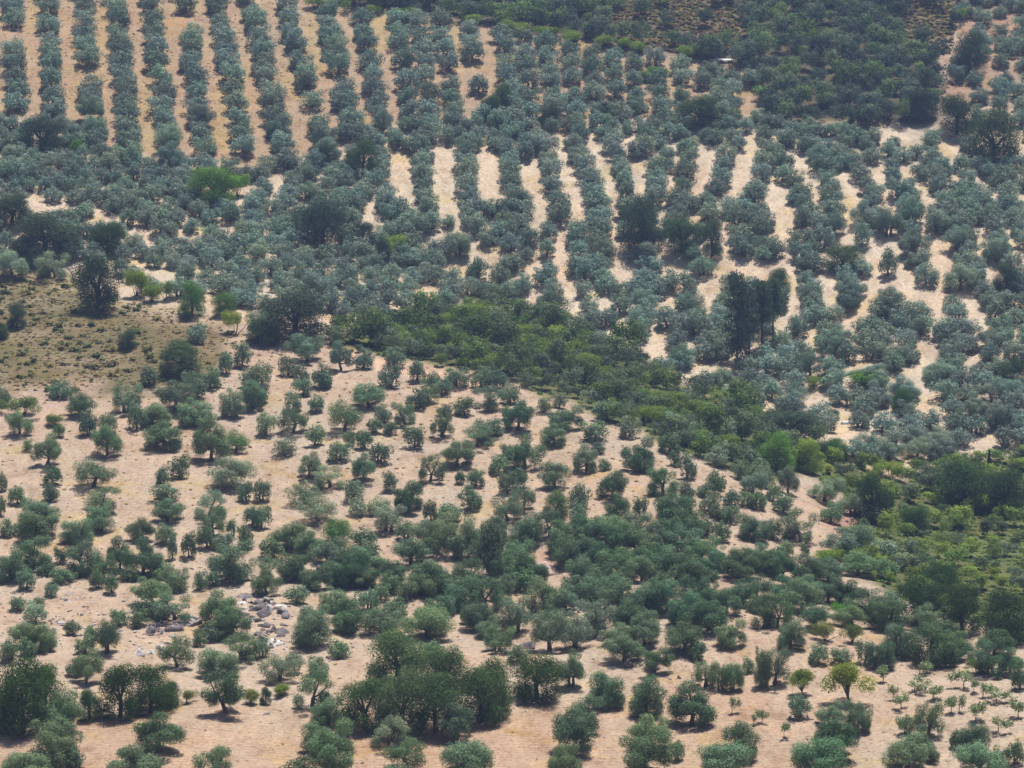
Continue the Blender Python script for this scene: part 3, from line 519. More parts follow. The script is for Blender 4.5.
for i, (x, y, w, c) in enumerate([(396, 344, 30, 0), (412, 336, 26, 1), (428, 332, 26, 0), (446, 330, 26, 1), (470, 322, 30, 1), (488, 326, 28, 0), (502, 320, 26, 1), (380, 330, 24, 2), (418, 352, 24, 1), (440, 352, 30, 0), (466, 352, 28, 2), (485, 348, 30, 0), (506, 350, 28, 1), (468, 364, 26, 0), (490, 372, 24, 0),
        (520, 344, 30, 1), (540, 352, 28, 0), (560, 356, 30, 1), (532, 366, 28, 2), (556, 372, 26, 0), (584, 372, 28, 1), (600, 384, 26, 0), (624, 398, 30, 2), (650, 408, 30, 0), (676, 410, 28, 1), (700, 418, 28, 0), (668, 424, 26, 2), (645, 424, 28, 1), (720, 430, 28, 2), (742, 440, 26, 0), (730, 452, 26, 1)]):
    OTHERS.append((x, y, w, w * .62, 'shrub', ((1.15, 1.35, .75), (1.6, 1.7, .7), (1.0, 1.1, 1.2))[c], None, None))

EXTRA_OLIVES = "12 276 36 26p;55 277 34 25p;197 342 22 20;98 246 18 14;150 292 22 18p;260 260 26 20;420 235 26 22;399 214 22 18;391 220 22 18;448 226 16 12;458 256 28 24;436 260 26 22;411 252 26 22;476 233 23 20;478 216 20 18;478 278 25 22;492 216 20 18;504 225 20 14p;496 240 20 18;521 217 27 19;560 222 26 22;559 208 24 18;598 208 28 18;600 226 28 20;627 216 24 18;549 237 20 16;528 246 22 20;527 260 16 14;517 270 18 16;521 292 23 20;547 256 20 18;549 280 20 20;554 296 22 18;577 243 23 20;602 262 28 24;580 258 22 18;585 279 25 24;584 297 18 16;606 291 25 18;589 313 20 18;619 296 20 16;620 314 23 20;644 261 31 20;649 270 28 16;646 286 30 18;647 310 32 22;669 290 20 22;667 328 28 22;640 342 20 24;590 328 26 22;685 293 24 22;692 313 26 24;704 338 20 24;702 275 26 20;692 260 24 16;687 210 26 18;707 209 22 18;730 216 22 20;737 226 23 22;760 222 22 22;755 205 22 22;742 240 30 16;765 229 20 20;795 204 18 16;803 228 20 24;827 218 16 18;834 236 26 24;864 224 26 24;812 254 14 18;824 248 22 24;862 246 20 26;889 236 28 30;912 226 28 30;914 256 30 28;888 276 22 28;926 284 26 22;907 268 9 8;805 288 20 18;810 305 24 22;846 286 22 22;850 308 28 24;889 312 30 26;936 232 24 24;958 250 30 26;960 290 34 26;996 260 30 24"
for e in EXTRA_OLIVES.split(';'):
    tone = 'p' if e[-1] == 'p' else 'f'
    x, y, w, h = map(float, e.rstrip('p').split()); olives.append((x, y, w, h, tone, 'far'))
MIDROWS = [[(421, 156), (424, 204), (440, 244)], [(465, 156), (468, 204), (474, 238)], [(507, 156), (512, 190), (520, 230), (527, 256)], [(545, 156), (552, 180), (557, 212)], [(574, 150), (588, 182), (597, 214)], [(612, 150), (625, 186), (622, 216)],
 [(647, 156), (660, 186)], [(690, 166), (678, 206), (670, 246)], [(728, 160), (715, 196), (708, 230)], [(766, 156), (757, 196), (750, 226), (765, 250)], [(776, 158), (795, 186), (808, 220), (830, 240)], [(815, 160), (833, 196), (840, 230)],
 [(858, 178), (872, 206), (885, 244)], [(893, 186), (910, 220), (913, 256), (930, 290)], [(928, 172), (945, 206), (965, 246), (985, 296)], [(962, 172), (990, 222), (1010, 268)], [(1000, 186), (1026, 226)], [(383, 170), (388, 222)], [(402, 235), (412, 262)]]
for line in MIDROWS:
    for (x0, y0), (x1, y1) in zip(line, line[1:]):
        k = max(int(round((y1 - y0) / 12.5)), 1)
        for i in range(k):
            t = (i + random.uniform(-.2, .2)) / k; x = x0 + t * (x1 - x0) + random.gauss(0, 1.2); y = y0 + t * (y1 - y0)
            if min(math.hypot(x - o[0], 1.3 * (y - o[1])) for o in olives if o[5] == 'far') < 8: continue
            w = random.uniform(19, 25); olives.append((x, y, w, w * random.uniform(.74, .92), 'f', 'far'))
far = hexfill(FAR_FILL, 15.5, 10.2, .36)
fx, fy = far[:, 0], far[:, 1]
wfar = (19.5 + (fy - 150) * .030) * rng.uniform(.85, 1.15, len(far))
keep = (lane_dist(fx, fy) > 0) & (lane_dist(fx, fy - wfar * .42) > wfar * .16)
ex = np.array([(o[0], o[1], o[2]) for o in olives] + [(o[0], o[1] - 2, o[2]) for o in OTHERS])
dd = np.hypot((fx[:, None] - ex[None, :, 0]), (fy[:, None] - ex[None, :, 1]) * 1.25)
keep &= (dd > np.minimum(ex[None, :, 2] * .40, 14)).all(1)
corner = hexfill([(958, -12), (1036, -12), (1036, 156), (1012, 120), (952, 112), (950, 84), (968, 50)], 17, 15, .3)
exo = np.array([(o[0], o[1]) for o in olives if o[0] > 930 and o[1] < 180] + [(o[0], o[1] - 4) for o in OTHERS if o[0] > 930 and o[1] < 180])
for x, y in corner[(np.hypot(corner[:, 0][:, None] - exo[None, :, 0], (corner[:, 1][:, None] - exo[None, :, 1]) * 1.2) > 10).all(1)]:
    if abs(x - 992 + (y - 50) * .02) < 5 or random.random() < .1 or (y < 70 and abs(y - 62) < 4): continue
    w = random.uniform(17, 23); olives.append((x, y, w, w * random.uniform(.75, .95), 'f', 'row'))
for x, y, w in zip(fx[keep], fy[keep], wfar[keep]):
    olives.append((x, y, w, w * random.uniform(.7, .88), 'f', 'fill'))
DENSE = [(250, 580), (350, 545), (500, 520), (640, 520), (760, 560), (850, 590), (940, 632), (1034, 652), (1034, 668), (940, 655), (880, 640), (800, 632), (740, 612), (640, 640), (520, 640), (380, 650), (310, 640)]
dn = hexfill(DENSE, 23, 13.5, .35)
ex = np.array([(o[0], o[1], o[2]) for o in olives] + [(o[0], o[1] - 2, o[2]) for o in OTHERS] + [(542, 566, 44), (693, 572, 26), (258, 612, 44), (180, 628, 50), (262, 640, 30), (525, 644, 24), (155, 648, 40)])
dd = np.hypot((dn[:, 0][:, None] - ex[None, :, 0]), (dn[:, 1][:, None] - ex[None, :, 1]) * 1.5)
for x, y in dn[(dd > np.minimum(ex[None, :, 2] * .33, 13)).all(1)]:
    w = random.uniform(26, 42); olives.append((x, y, w, w * random.uniform(.7, .9), random.choice('mmdp'), 'near'))
lf = hexfill([(-8, 560), (60, 560), (240, 545), (250, 600), (230, 660), (60, 655), (-8, 640)], 36, 21, .4)
ex = np.array([(o[0], o[1], o[2]) for o in olives] + [(o[0], o[1] - 2, o[2]) for o in OTHERS] + [(180, 628, 40), (155, 648, 40), (245, 612, 30)])
dd = np.hypot((lf[:, 0][:, None] - ex[None, :, 0]), (lf[:, 1][:, None] - ex[None, :, 1]) * 1.5)
for x, y in lf[(dd > np.minimum(ex[None, :, 2] * .5, 20)).all(1)]:
    w = random.uniform(20, 36); olives.append((x, y, w, w * random.uniform(.7, .95), random.choice('mmdp'), 'near'))
SAPLINGS = [(784, 738, 10, 16), (883, 682, 13, 16), (920, 674, 16, 13), (915, 692, 20, 15), (893, 700, 9, 15), (901, 709, 17, 15), (934, 700, 18, 14), (964, 689, 19, 18), (974, 692, 10, 14), (983, 696, 12, 15), (996, 703, 18, 16),
            (951, 713, 14, 16), (959, 712, 13, 17), (976, 721, 20, 19), (998, 732, 17, 16), (1018, 717, 17, 19), (732, 712, 10, 17), (754, 724, 9, 14), (762, 723, 11, 13), (988, 672, 16, 14)]

# ------------------------------------------------------------------ the ground sheet
def axis(lo, d0, d1, hi, fine, n_out):
    return np.r_[np.linspace(lo, d0, n_out, endpoint=False), np.arange(d0, d1, fine), np.linspace(d1, hi, n_out)]
gx = axis(-420, -140, 140, 420, 1.1, 24); gy = axis(-60, 270, 720, 950, 1.1, 26)
MX, MY = np.meshgrid(gx, gy); MZ = height(MX, MY)
PX, PY = to_pixel(MX, np.maximum(MY, 50), MZ)
TAN = np.array((.385, .308, .238)); PALE = np.array((.50, .420, .325)); RED = np.array((.35, .258, .172)); STRAW = np.array((.36, .275, .14))
BROWN = np.array((.155, .130, .068)); SCRUB = np.array((.10, .088, .055)); GULLY = np.array((.10, .118, .045)); FIELD = np.array((.345, .262, .195)); DARKRED = np.array((.29, .20, .14))
SCRUBHILL = [(-40, 274), (70, 274), (110, 305), (185, 318), (232, 330), (222, 372), (190, 392), (95, 392), (-40, 392)]
GULLY1 = [(320, 342), (400, 318), (440, 308), (500, 304), (560, 328), (620, 350), (690, 388), (740, 404), (790, 432), (810, 470), (775, 482), (735, 474), (700, 458), (672, 452), (640, 430), (606, 424), (570, 400), (540, 396), (512, 380), (490, 384), (470, 374), (445, 370), (420, 362), (350, 352)]
GULLY2 = [(790, 432), (840, 452), (900, 484), (930, 468), (1040, 452), (1040, 652), (1000, 632), (940, 612), (890, 596), (855, 566), (836, 545), (870, 528), (840, 490), (800, 470)]
UPPER = [(330, -300), (1400, -300), (1400, -60), (968, -20), (962, 20), (930, 60), (942, 96), (940, 124), (850, 126), (762, 120), (748, 72), (700, 58), (620, 46), (520, 30), (400, 14), (330, 4)]
FIELDP = [(-400, 750), (60, 724), (200, 695), (330, 712), (520, 705), (620, 690), (760, 690), (800, 730), (700, 1200), (-400, 1200)]
TOPLEFT = [(-400, -300), (330, -300), (330, 4), (400, 14), (520, 30), (620, 46), (700, 58), (748, 72), (762, 118), (700, 120), (520, 118), (400, 122), (320, 156), (250, 166), (110, 152), (60, 120), (-400, 112)]
MIDSLOPE = [(-400, 112), (60, 120), (110, 152), (250, 166), (320, 156), (400, 122), (520, 118), (760, 118), (940, 126), (1400, 180), (1400, 450), (930, 470), (860, 474), (690, 390), (590, 340), (500, 305), (400, 318), (340, 326), (230, 320), (-400, 272)]
def soft(poly, s=3.0):
    m = np.zeros(PX.shape)
    for dx, dy in ((0, 0), (s, 0), (-s, 0), (0, s), (0, -s), (s, s), (-s, -s), (s, -s), (-s, s)):
        m += inside(poly, PX + dx, PY + dy)
    return (m / 9)[..., None]
wob = (np.sin(MX * .19 + 2 * np.sin(MY * .07)) * np.sin(MY * .23 + MX * .05) + .6 * np.sin(MX * .53 - MY * .31) * np.sin(MY * .6 + 1.7))[..., None]
col = np.broadcast_to(TAN, PX.shape + (3,)).copy()
def put(mask, c):
    global col
    col = col * (1 - mask) + np.asarray(c) * mask
put(soft(FIELDP), FIELD); put(soft(TOPLEFT), RED)
put(soft(TOPLEFT, 2) * np.clip((np.sin(MX * .43 + 1.1 * np.sin(MY * .031 + 1)) + .8 * np.sin(MY * .083 + 3 * np.sin(MX * .07)) + .5 * wob[..., 0])[..., None] * .8 - .15, 0, .7), STRAW)
put(soft(MIDSLOPE), PALE * .92); put(soft(UPPER), SCRUB); put(np.clip(soft(SCRUBHILL, 7) * (1 + .0 * wob) + wob * .22 * (soft(SCRUBHILL, 14) > .05), 0, 1), BROWN); put(np.clip(wob * .8, 0, .8) * soft(SCRUBHILL, 7), (.13, .12, .055)); put(soft(GULLY1), GULLY); put(soft(GULLY2), GULLY)
put(soft([(964, -20), (1300, -20), (1300, 90), (1000, 100), (960, 110), (936, 100), (944, 80), (960, 50)]), DARKRED * 1.1)  # darker red soil of the upper corner
put(soft([(600, -5), (740, -5), (745, 40), (690, 52), (640, 40), (610, 25)], 6) * .8, (.15, .125, .075))
put(soft([(905, -5), (955, -5), (945, 50), (915, 52)], 5) * .8, (.16, .125, .085))
lane = np.clip(-lane_dist(PX, PY) / 4 + .4, 0, 1)[..., None] * soft(MIDSLOPE)
put(lane, PALE * 1.06)
put(np.clip(np.clip(wob - .2, 0, 1) * soft(MIDSLOPE) * .5, 0, 1), (.50, .40, .22))
put(soft([(505, 555), (520, 548), (548, 550), (560, 562), (545, 570), (515, 570)], 2) * .8, (.36, .24, .17))
put(soft([(822, 518), (850, 510), (874, 520), (868, 532), (838, 536)], 2), (.30, .19, .15))
put(soft([(340, 346), (390, 362), (470, 372), (512, 384), (500, 392), (430, 378), (340, 360)], 3) * .7, (.60, .42, .32))     # the pinkish bank along the top of the bare slope
put(soft([(60, 380), (110, 376), (90, 400), (30, 440), (-20, 440), (-20, 400)], 4) * .6, (.40, .29, .23))
nx, ny = len(gx), len(gy)
idx = np.arange(nx * ny).reshape(ny, nx)
gf = np.stack([idx[:-1, :-1], idx[:-1, 1:], idx[1:, 1:], idx[1:, :-1]], -1).reshape(-1, 4)
gm, nt, N, L = new_mat('hillside_soil')
gme = mesh_np('ground', np.stack([MX, MY, MZ], -1).reshape(-1, 3), gf, gm)
at = gme.attributes.new('soil', 'FLOAT_COLOR', 'POINT')
at.data.foreach_set('color', np.concatenate([col, np.ones(col.shape[:2] + (1,))], -1).astype(np.float32).ravel())
gme.polygons.foreach_set('use_smooth', np.ones(len(gf), bool))
fa = gme.attributes.new('ploughed', 'FLOAT', 'POINT'); fa.data.foreach_set('value', soft(FIELDP, 6).astype(np.float32).ravel())
out = N('ShaderNodeOutputMaterial'); bs = N('ShaderNodeBsdfPrincipled'); bs.inputs['Roughness'].default_value = .95; bs.inputs['Specular IOR Level'].default_value = .15
an = N('ShaderNodeAttribute'); an.attribute_name = 'soil'; tc = N('ShaderNodeTexCoord')
def nz(scale, detail, rough=.6, sx=1, sy=1):
    mp = N('ShaderNodeMapping'); mp.inputs['Scale'].default_value = (sx, sy, 1); L(tc.outputs['Object'], mp.inputs['Vector'])
    q = N('ShaderNodeTexNoise'); q.inputs['Scale'].default_value = scale; q.inputs['Detail'].default_value = detail; q.inputs['Roughness'].default_value = rough
    L(mp.outputs[0], q.inputs['Vector']); return q.outputs['Fac']
def mapr(src, a, b, c, d):
    q = N('ShaderNodeMapRange'); q.inputs[1].default_value = a; q.inputs[2].default_value = b; q.inputs[3].default_value = c; q.inputs[4].default_value = d
    L(src, q.inputs[0]); return q.outputs[0]
def mixc(fac, a, b, mode='MIX'):
    q = N('ShaderNodeMix'); q.data_type = 'RGBA'; q.blend_type = mode
    for s, v in ((0, fac), (6, a), (7, b)):
        if hasattr(v, 'is_output'): L(v, q.inputs[s])
        else: q.inputs[s].default_value = v
    return q.outputs[2]
big = nz(.045, 5); mid = nz(.35, 8, .7, 1, .6); fine = nz(2.2, 6, .75)
c = mixc(mapr(big, .38, .62, 0, .85), an.outputs['Color'], mixc(1.0, an.outputs['Color'], (1.03, .92, .86, 1), 'MULTIPLY'))
c = mixc(mapr(mid, .52, .66, 0, .9), c, mixc(1.0, c, (1.22, 1.20, 1.16, 1), 'MULTIPLY'))
c = mixc(mapr(mid, .48, .34, 0, .95), c, mixc(1.0, c, (.74, .66, .60, 1), 'MULTIPLY'))
c = mixc(mapr(nz(.12, 6, .65), .54, .64, 0, .8), c, mixc(1.0, c, (1.0, .95, .66, 1), 'MULTIPLY'))
c = mixc(mapr(fine, .5, .38, 0, .9), c, mixc(1.0, c, (.62, .58, .55, 1), 'MULTIPLY'))
c = mixc(mapr(fine, .56, .66, 0, .8), c, mixc(1.0, c, (1.3, 1.3, 1.28, 1), 'MULTIPLY'))
wv = N('ShaderNodeTexWave'); wv.bands_direction = 'Y'; wv.inputs['Scale'].default_value = .42; wv.inputs['Distortion'].default_value = 5; wv.inputs['Detail'].default_value = 3; wv.inputs['Detail Scale'].default_value = .25
L(tc.outputs['Object'], wv.inputs['Vector'])
fm = N('ShaderNodeAttribute'); fm.attribute_name = 'ploughed'
fmul = N('ShaderNodeMath'); fmul.operation = 'MULTIPLY'; L(fm.outputs['Fac'], fmul.inputs[0]); L(wv.outputs['Fac'], fmul.inputs[1])
f2 = N('ShaderNodeMath'); f2.operation = 'MULTIPLY'; L(fmul.outputs[0], f2.inputs[0]); f2.inputs[1].default_value = .55
c = mixc(f2.outputs[0], c, mixc(1.0, c, (1.28, 1.24, 1.18, 1), 'MULTIPLY'))
L(c, bs.inputs['Base Color'])
bp = N('ShaderNodeBump'); bp.inputs['Strength'].default_value = .6; bp.inputs['Distance'].default_value = .25
L(mixc(.5, mid, fine), bp.inputs['Height']); L(bp.outputs[0], bs.inputs['Normal']); L(bs.outputs[0], out.inputs['Surface'])
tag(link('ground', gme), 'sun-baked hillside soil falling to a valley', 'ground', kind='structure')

# ------------------------------------------------------------------ placing things
def place(name, meshes, part_names, px, py, w, h, tint, label, cat, group=None, wood=None, zsink=.05, at=None, rot=None):
    p = ground_at(px, py)[0] if at is None else at
    d = p[1] / math.cos(PITCH)
    e = bpy.data.objects.new(name, None); C.objects.link(e); e.empty_display_size = .5
    wm = w * d / F; hm = h * d / F
    e.location = (p[0], p[1], p[2] - zsink); e.scale = (wm, wm, hm)
    e.rotation_euler = (0, 0, random.random() * 6.283 if rot is None else rot)
    tag(e, label, cat, group)
    for m, nme in zip(meshes, part_names):
        o = link(nme, m, e)
        o.color = (*tint, 1) if nme in ('crown', 'foliage') else (1, 1, 1, 1)
    return e
# near 300 olives stand alone, the rest of the groves is one stuff object
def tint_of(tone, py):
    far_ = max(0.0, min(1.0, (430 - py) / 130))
    base = np.array({'m': (.76, .86, .78), 'p': (1.12, 1.13, 1.18), 'd': (.56, .71, .62), 'g': (.76, .94, .62), 'f': (1.06, 1.08, 1.36)}[tone])  # far tones bluer and brighter: haze and sky reflection put into leaf colour
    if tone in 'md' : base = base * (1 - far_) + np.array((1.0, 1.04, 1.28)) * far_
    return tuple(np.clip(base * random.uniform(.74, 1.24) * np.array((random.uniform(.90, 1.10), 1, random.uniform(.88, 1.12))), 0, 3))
HERO = {  # olives that stand out and serve to find their neighbours
 (165, 449): ('wide umbrella-shaped olive', 'wide umbrella-shaped olive with a broad pool of shade under it on bare soil'),
 (211, 461): ('tall thick-trunked olive', 'tall olive with a thick dark trunk on the bare slope beside a fresher green one'),
 (125, 471): ('twin-trunked olive', 'small olive with twin trunks and a split crown on bare soil'),
 (283, 456): ('sparse leaning olive', 'small sparse leaning olive alone on pale bare soil'),
 (232, 487): ('wide pale olive', 'wide pale silvery olive with low branches on the bare slope'),
 (318, 521): ('pale vase-shaped olive', 'pale vase-shaped olive with forked trunk on bare soil'),
 (640, 470): ('large dark round olive', 'large dark round olive alone on the pale slope near the ridge'),
 (518, 430): ('dark ridge olive', 'dense dark olive with shaded foot at the ridge edge'),
 (345, 431): ('dense oblong olive', 'dense dark oblong olive reaching down to the ground on the bare slope'),
 (470, 510): ('single-trunked square olive', 'squarish dark olive on a single short trunk above the dense band'),
 (368, 407): ('broad olive below the bank', 'broad flat-topped olive on a short trunk below the pinkish bank'),
 (692, 726): ('round clipped field olive', 'large round clipped olive with a wide shadow on the bottom field'),
 (160, 751): ('olive alone on the field', 'round olive with a wide shadow alone on the ploughed bottom field'),
 (225, 712): ('olive at the field corner', 'large round olive standing at the upper edge of the ploughed field'),
 (731, 645): ('small olive on bare shelf', 'small open olive with forked trunk on the bare shelf below the dense olives'),
 (974, 753): ('young olive near saplings', 'rounded young olive with a short trunk downhill of the saplings'),
 (616, 495): ('dark olive over straw patch', 'dark compact olive downhill of the straw-coloured patch'),
}
LAND = [(o[0], o[1] - o[3] * .4, 'the ' + o[6]) for o in OTHERS if o[6]]
LAND += [(853, 620, 'the pale-topped boulder'), (917, 634, 'the white boulder'), (629, 662, 'the dark round boulder'), (525, 636, 'the big grey boulder'), (542, 562, 'the reddish bare mound'), (693, 571, 'the white rocks'),
         (267, 712, 'the field-edge boulder'), (150, 645, 'the white slabs'), (185, 624, 'the long dark outcrop'), (258, 620, 'the blackish outcrop'), (40, 628, 'the line of stones'), (598, 636, 'the upright rock'), (803, 717, 'the stone heap')]
hero_of = {}
for (hx, hy), v in HERO.items():
    k = min(range(len(olives)), key=lambda i: (olives[i][0] - hx) ** 2 + (olives[i][1] - hy) ** 2)
    hero_of[k] = v
    LAND.append((olives[k][0], olives[k][1] - olives[k][3] * .4, 'the ' + v[0]))
def vis(o):
    x, y, w, h = o[:4]
    ax = max(0, min(x + w / 2, W) - max(x - w / 2, 0)); ay = max(0, min(y, H) - max(y - h, 0))
    return ax * ay
order = sorted(range(len(olives)), key=lambda i: -vis(olives[i]))
chosen = set(order[:300]) | set(hero_of)
chosen = set([i for i in order if i in chosen][:300])
ORD = ['first', 'second', 'third', 'fourth', 'fifth', 'sixth', 'seventh', 'eighth', 'ninth', 'tenth', 'eleventh', 'twelfth', 'thirteenth', 'fourteenth', 'fifteenth', 'sixteenth', 'seventeenth', 'eighteenth', 'nineteenth', 'twentieth']
def namer(items, classes=None):
    """for every item the best (rank, landmark, direction) that finds it again"""
    opts = {i: [] for i in range(len(items))}; like = {i: [] for i in range(len(items))}
    for lx, ly, ph in LAND:
        sec = {'uphill of': [], 'downhill of': [], 'left of': [], 'right of': []}
        for i, (x, y) in enumerate(items):
            dx, dy = x - lx, (y - ly)
            dist = math.hypot(dx, dy)
            if dist > 190 or dist < 4: continue
            key = ('uphill of' if dy < 0 else 'downhill of') if abs(dy) > abs(dx) * .62 else ('right of' if dx > 0 else 'left of')
            sec[key].append((dist, i))
        for key, lst in sec.items():
            seen_ = {}
            for rk, (dist, i) in enumerate(sorted(lst)):
                if classes:
                    cr = seen_.get(classes[i], 0); seen_[classes[i]] = cr + 1
                    if cr < 12: like[i].append((cr + (1.6 if key in ('left of', 'right of') else 0) + dist / 60, cr, key, ph))
                opts[i].append((rk + (1.6 if key in ('left of', 'right of') else 0) + dist / 90, rk, key, ph))
    best = {i: min(v) if v else None for i, v in opts.items()}
    return (best, {i: min(v) if v else None for i, v in like.items()}) if classes else best
ocentre = [(o[0], o[1] - o[3] * .45) for o in olives]
pos = ground_at([o[0] for o in olives], [o[1] for o in olives])
areas = sorted(olives[i][2] for i in chosen); q1, q3 = areas[len(areas) // 4], areas[3 * len(areas) // 4]
stuff_i = []
size_of = lambda w: 'small' if w < q1 else 'large' if w > q3 else 'mid-sized'
oname, olike = namer(ocentre, [(size_of(o[2]), o[4]) for o in olives])
TONE = {'m': 'grey-green', 'p': 'pale silvery', 'd': 'deep green', 'g': 'fresh green', 'f': 'bluish-grey'}
for i, o in enumerate(olives):
    x, y, w, h, tone, src = o
    if i not in chosen:
        if x + w / 2 > -14 and x - w / 2 < W + 14 and y > -6 and y - h < H + 12: stuff_i.append(i)
        continue
    if i in hero_of: label = hero_of[i][1]
    else:
        sz = 'small' if w < q1 else 'large' if w > q3 else 'mid-sized'
        nm = oname[i]; rk = nm[1]
        label = f"{sz} {TONE[tone]} olive tree, {ORD[min(rk, 19)]} olive {nm[2]} {nm[3]}"
        if rk > 2 and olike[i] and olike[i][1] < rk: label = f"{ORD[olike[i][1]]} {sz} {TONE[tone]} olive tree {olike[i][2]} {olike[i][3]}"
    var = OLIVES[random.choice((0, 1, 2, 3, 4, 5, 6, 7, 8, 9, 14, 15, 16, 17, 18, 19, 20, 21))] if tone != 'p' else OLIVES[random.choice((1, 3, 5, 7, 11, 13))]
    rot = None
    if i in hero_of and 'leaning' in label: var = OLIVES[13]; rot = .3
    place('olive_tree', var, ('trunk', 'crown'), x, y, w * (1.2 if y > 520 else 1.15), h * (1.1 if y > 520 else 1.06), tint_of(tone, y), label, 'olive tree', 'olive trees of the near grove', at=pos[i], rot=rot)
# the rest of the groves, one body of trees too many to tell apart
LOWV = []
for i in range(10):
    r = np.random.default_rng(900 + i)
    cs, rs = olive_form(r, low=.1)
    v, f, sh = leaf_cards(r, cs, rs * 1.04, 2300, .042, outward=.72, shell=.62)
    tv, tf = olive_trunk(r, cs, 4, 2, thick=1.1)
    LOWV.append((v, sh, tv, tf))
def scatter(name, protos, items, mats, label, cat, kind='stuff'):
    """protos: (leaf verts, leaf shade[, trunk verts, trunk faces]); items: position, width, height, tint"""
    V = []; Fc = []; sh_ = []; ti = []; mi = []; o = 0
    for p, w, h, t in items:
        pr = protos[random.randrange(len(protos))]; a = random.random() * 6.283; ca, sa = math.cos(a), math.sin(a)
        R = np.array(((ca * w, -sa * w, 0), (sa * w, ca * w, 0), (0, 0, h)))
        v = pr[0] @ R.T + p; nf = len(v) // 4
        V.append(v); Fc.append(np.arange(o, o + nf * 4).reshape(-1, 4)); o += nf * 4
        sh_.append(pr[1]); ti.append(np.broadcast_to(t, (nf, 3))); mi.append(np.zeros(nf, int))
        if len(pr) > 2:
            v = pr[2] @ R.T + p; V.append(v); Fc.append(pr[3] + o); o += len(v)
            sh_.append(np.full(len(pr[3]), .5)); ti.append(np.ones((len(pr[3]), 3))); mi.append(np.ones(len(pr[3]), int))
    me = mesh_np(name, np.concatenate(V), np.concatenate(Fc), None, np.concatenate(sh_), np.concatenate(ti), np.concatenate(mi), mats)
    return tag(link(name, me), label, cat, kind=kind)
def real(p, w, h):
    d = p[1] / math.cos(PITCH) / F
    return w * d, h * d
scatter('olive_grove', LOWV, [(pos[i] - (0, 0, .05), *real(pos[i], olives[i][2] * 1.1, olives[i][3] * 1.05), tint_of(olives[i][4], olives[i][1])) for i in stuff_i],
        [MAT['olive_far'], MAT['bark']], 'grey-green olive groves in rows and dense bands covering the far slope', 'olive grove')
# other trees and bushes
oth_pos = [(o[0], o[1] - o[3] * .45) for o in OTHERS]
bush_idx = [i for i, o in enumerate(OTHERS) if o[6] is None]
bname = namer([oth_pos[i] for i in bush_idx])
for i, (x, y, w, h, kind, tint, ph, label) in enumerate(OTHERS):
    if label is None:
        nm = bname[bush_idx.index(i)]
        yel = 'yellow-green' if tint[0] > 1.2 else 'grey-green' if tint[2] > .8 else 'bright green'
        label = f"{'small' if w < 26 else 'broad'} {yel} bush, {ORD[min(nm[1], 19)]} bush {nm[2]} {nm[3]}"
        grp = 'bushes along the far scrub edge' if y < 100 else 'bushes along the gully'
    else: grp = None
    if kind == 'oak': place('oak_tree', OAKS[i % 6], ('trunk', 'crown'), x, y, w * 1.06, h * 1.04, tint, label, 'oak', 'dark evergreen oaks')
    elif kind == 'green': place('green_tree', OAKS[i % 6], ('trunk', 'crown'), x, y, w * 1.05, h, tuple(np.array(tint) * 2.0), label, 'tree')
    elif kind == 'airy': place('light_green_tree' if tint[0] > 1 else 'tall_tree', AIRY[i % 3], ('trunk', 'crown'), x, y, w, h, tint, label, 'tree')
    elif kind in ('pine', 'pine1'): place('pine_tree', PINES[0 if kind == 'pine' else 1 + i % 2], ('trunk', 'crown'), x, y, w * 1.1, h, tuple(1.5 * v for v in tint), label, 'pine', 'tall pines')
    elif kind == 'cypress': place('cypress', CYPRESS[0], ('trunk', 'crown'), x, y, w, h, tint, label, 'cypress')
    else: place('bush', SHRUBS[i % 6], ('stem', 'foliage'), x, y, w * 1.15, h * 1.1, tint, label, 'bush', grp)
sname = namer([(s[0], s[1] - 6) for s in SAPLINGS])
for i, (x, y, w, h) in enumerate(SAPLINGS):
    nm = sname[i]
    place('olive_sapling', SAPS[i % 7], ('trunk', 'crown'), x, y, w * 1.3, h * 1.1, (1.2, 1.15, .95), f"{'thin' if w < 14 else 'bushy'} young olive sapling, {ORD[min(nm[1], 19)]} sapling {nm[2]} {nm[3]}", 'sapling', 'young olives planted on the field')
# ------------------------------------------------------------------ scrub and dry grass (nobody could count it)
SCP = []
for i in range(8):
    r = np.random.default_rng(950 + i); nl = 6
    cs = np.c_[r.normal(size=nl) * .2, r.normal(size=nl) * .2, .35 + .22 * r.random(nl)]; rs = np.full((nl, 3), .23)
    top = (cs[:, 2] + rs[:, 2]).max(); cs[:, 2] /= top; rs[:, 2] /= top
    v, f, sh = leaf_cards(r, cs, rs, 1000, .052, outward=.72, shell=.7); SCP.append((v, sh))
def scrub_items(poly, dx, dy, w0, palette, hr=.72, prob=None):
    q = hexfill(poly, dx, dy, .5); g = ground_at(q[:, 0], q[:, 1]); res = []
    for (x, y), p in zip(q, g):
        if not (-12 < x < W + 12 and -8 < y < H + 14): continue
        if prob and random.random() > prob(x, y): continue
        w = w0 * random.uniform(.6, 1.4); t = palette[random.randrange(len(palette))]
        t = np.array(t) * random.uniform(.75, 1.3)
        wm, hm = real(p, w, w * hr * random.uniform(.8, 1.2)); res.append((p - (0, 0, .1), wm, hm, t))
    return res
DARKP = [(.62, .68, 1.05), (.8, .88, 1.1), (.85, 1.0, .95), (.5, .56, .9), (.95, 1.12, .8), (.75, .8, 1.25), (.45, .5, .75)]
GREENP = [(1.1, 1.35, .75), (1.25, 1.35, .75), (.85, .92, 1.2), (1.05, 1.08, 1.5), (.8, .85, .9), (.6, .72, .7), (1.2, 1.18, 1.5), (.75, .8, 1.1)]
YELP = [(1.35, 1.5, .6), (1.75, 1.75, .6), (1.0, 1.2, .6), (1.5, 1.55, .75)]
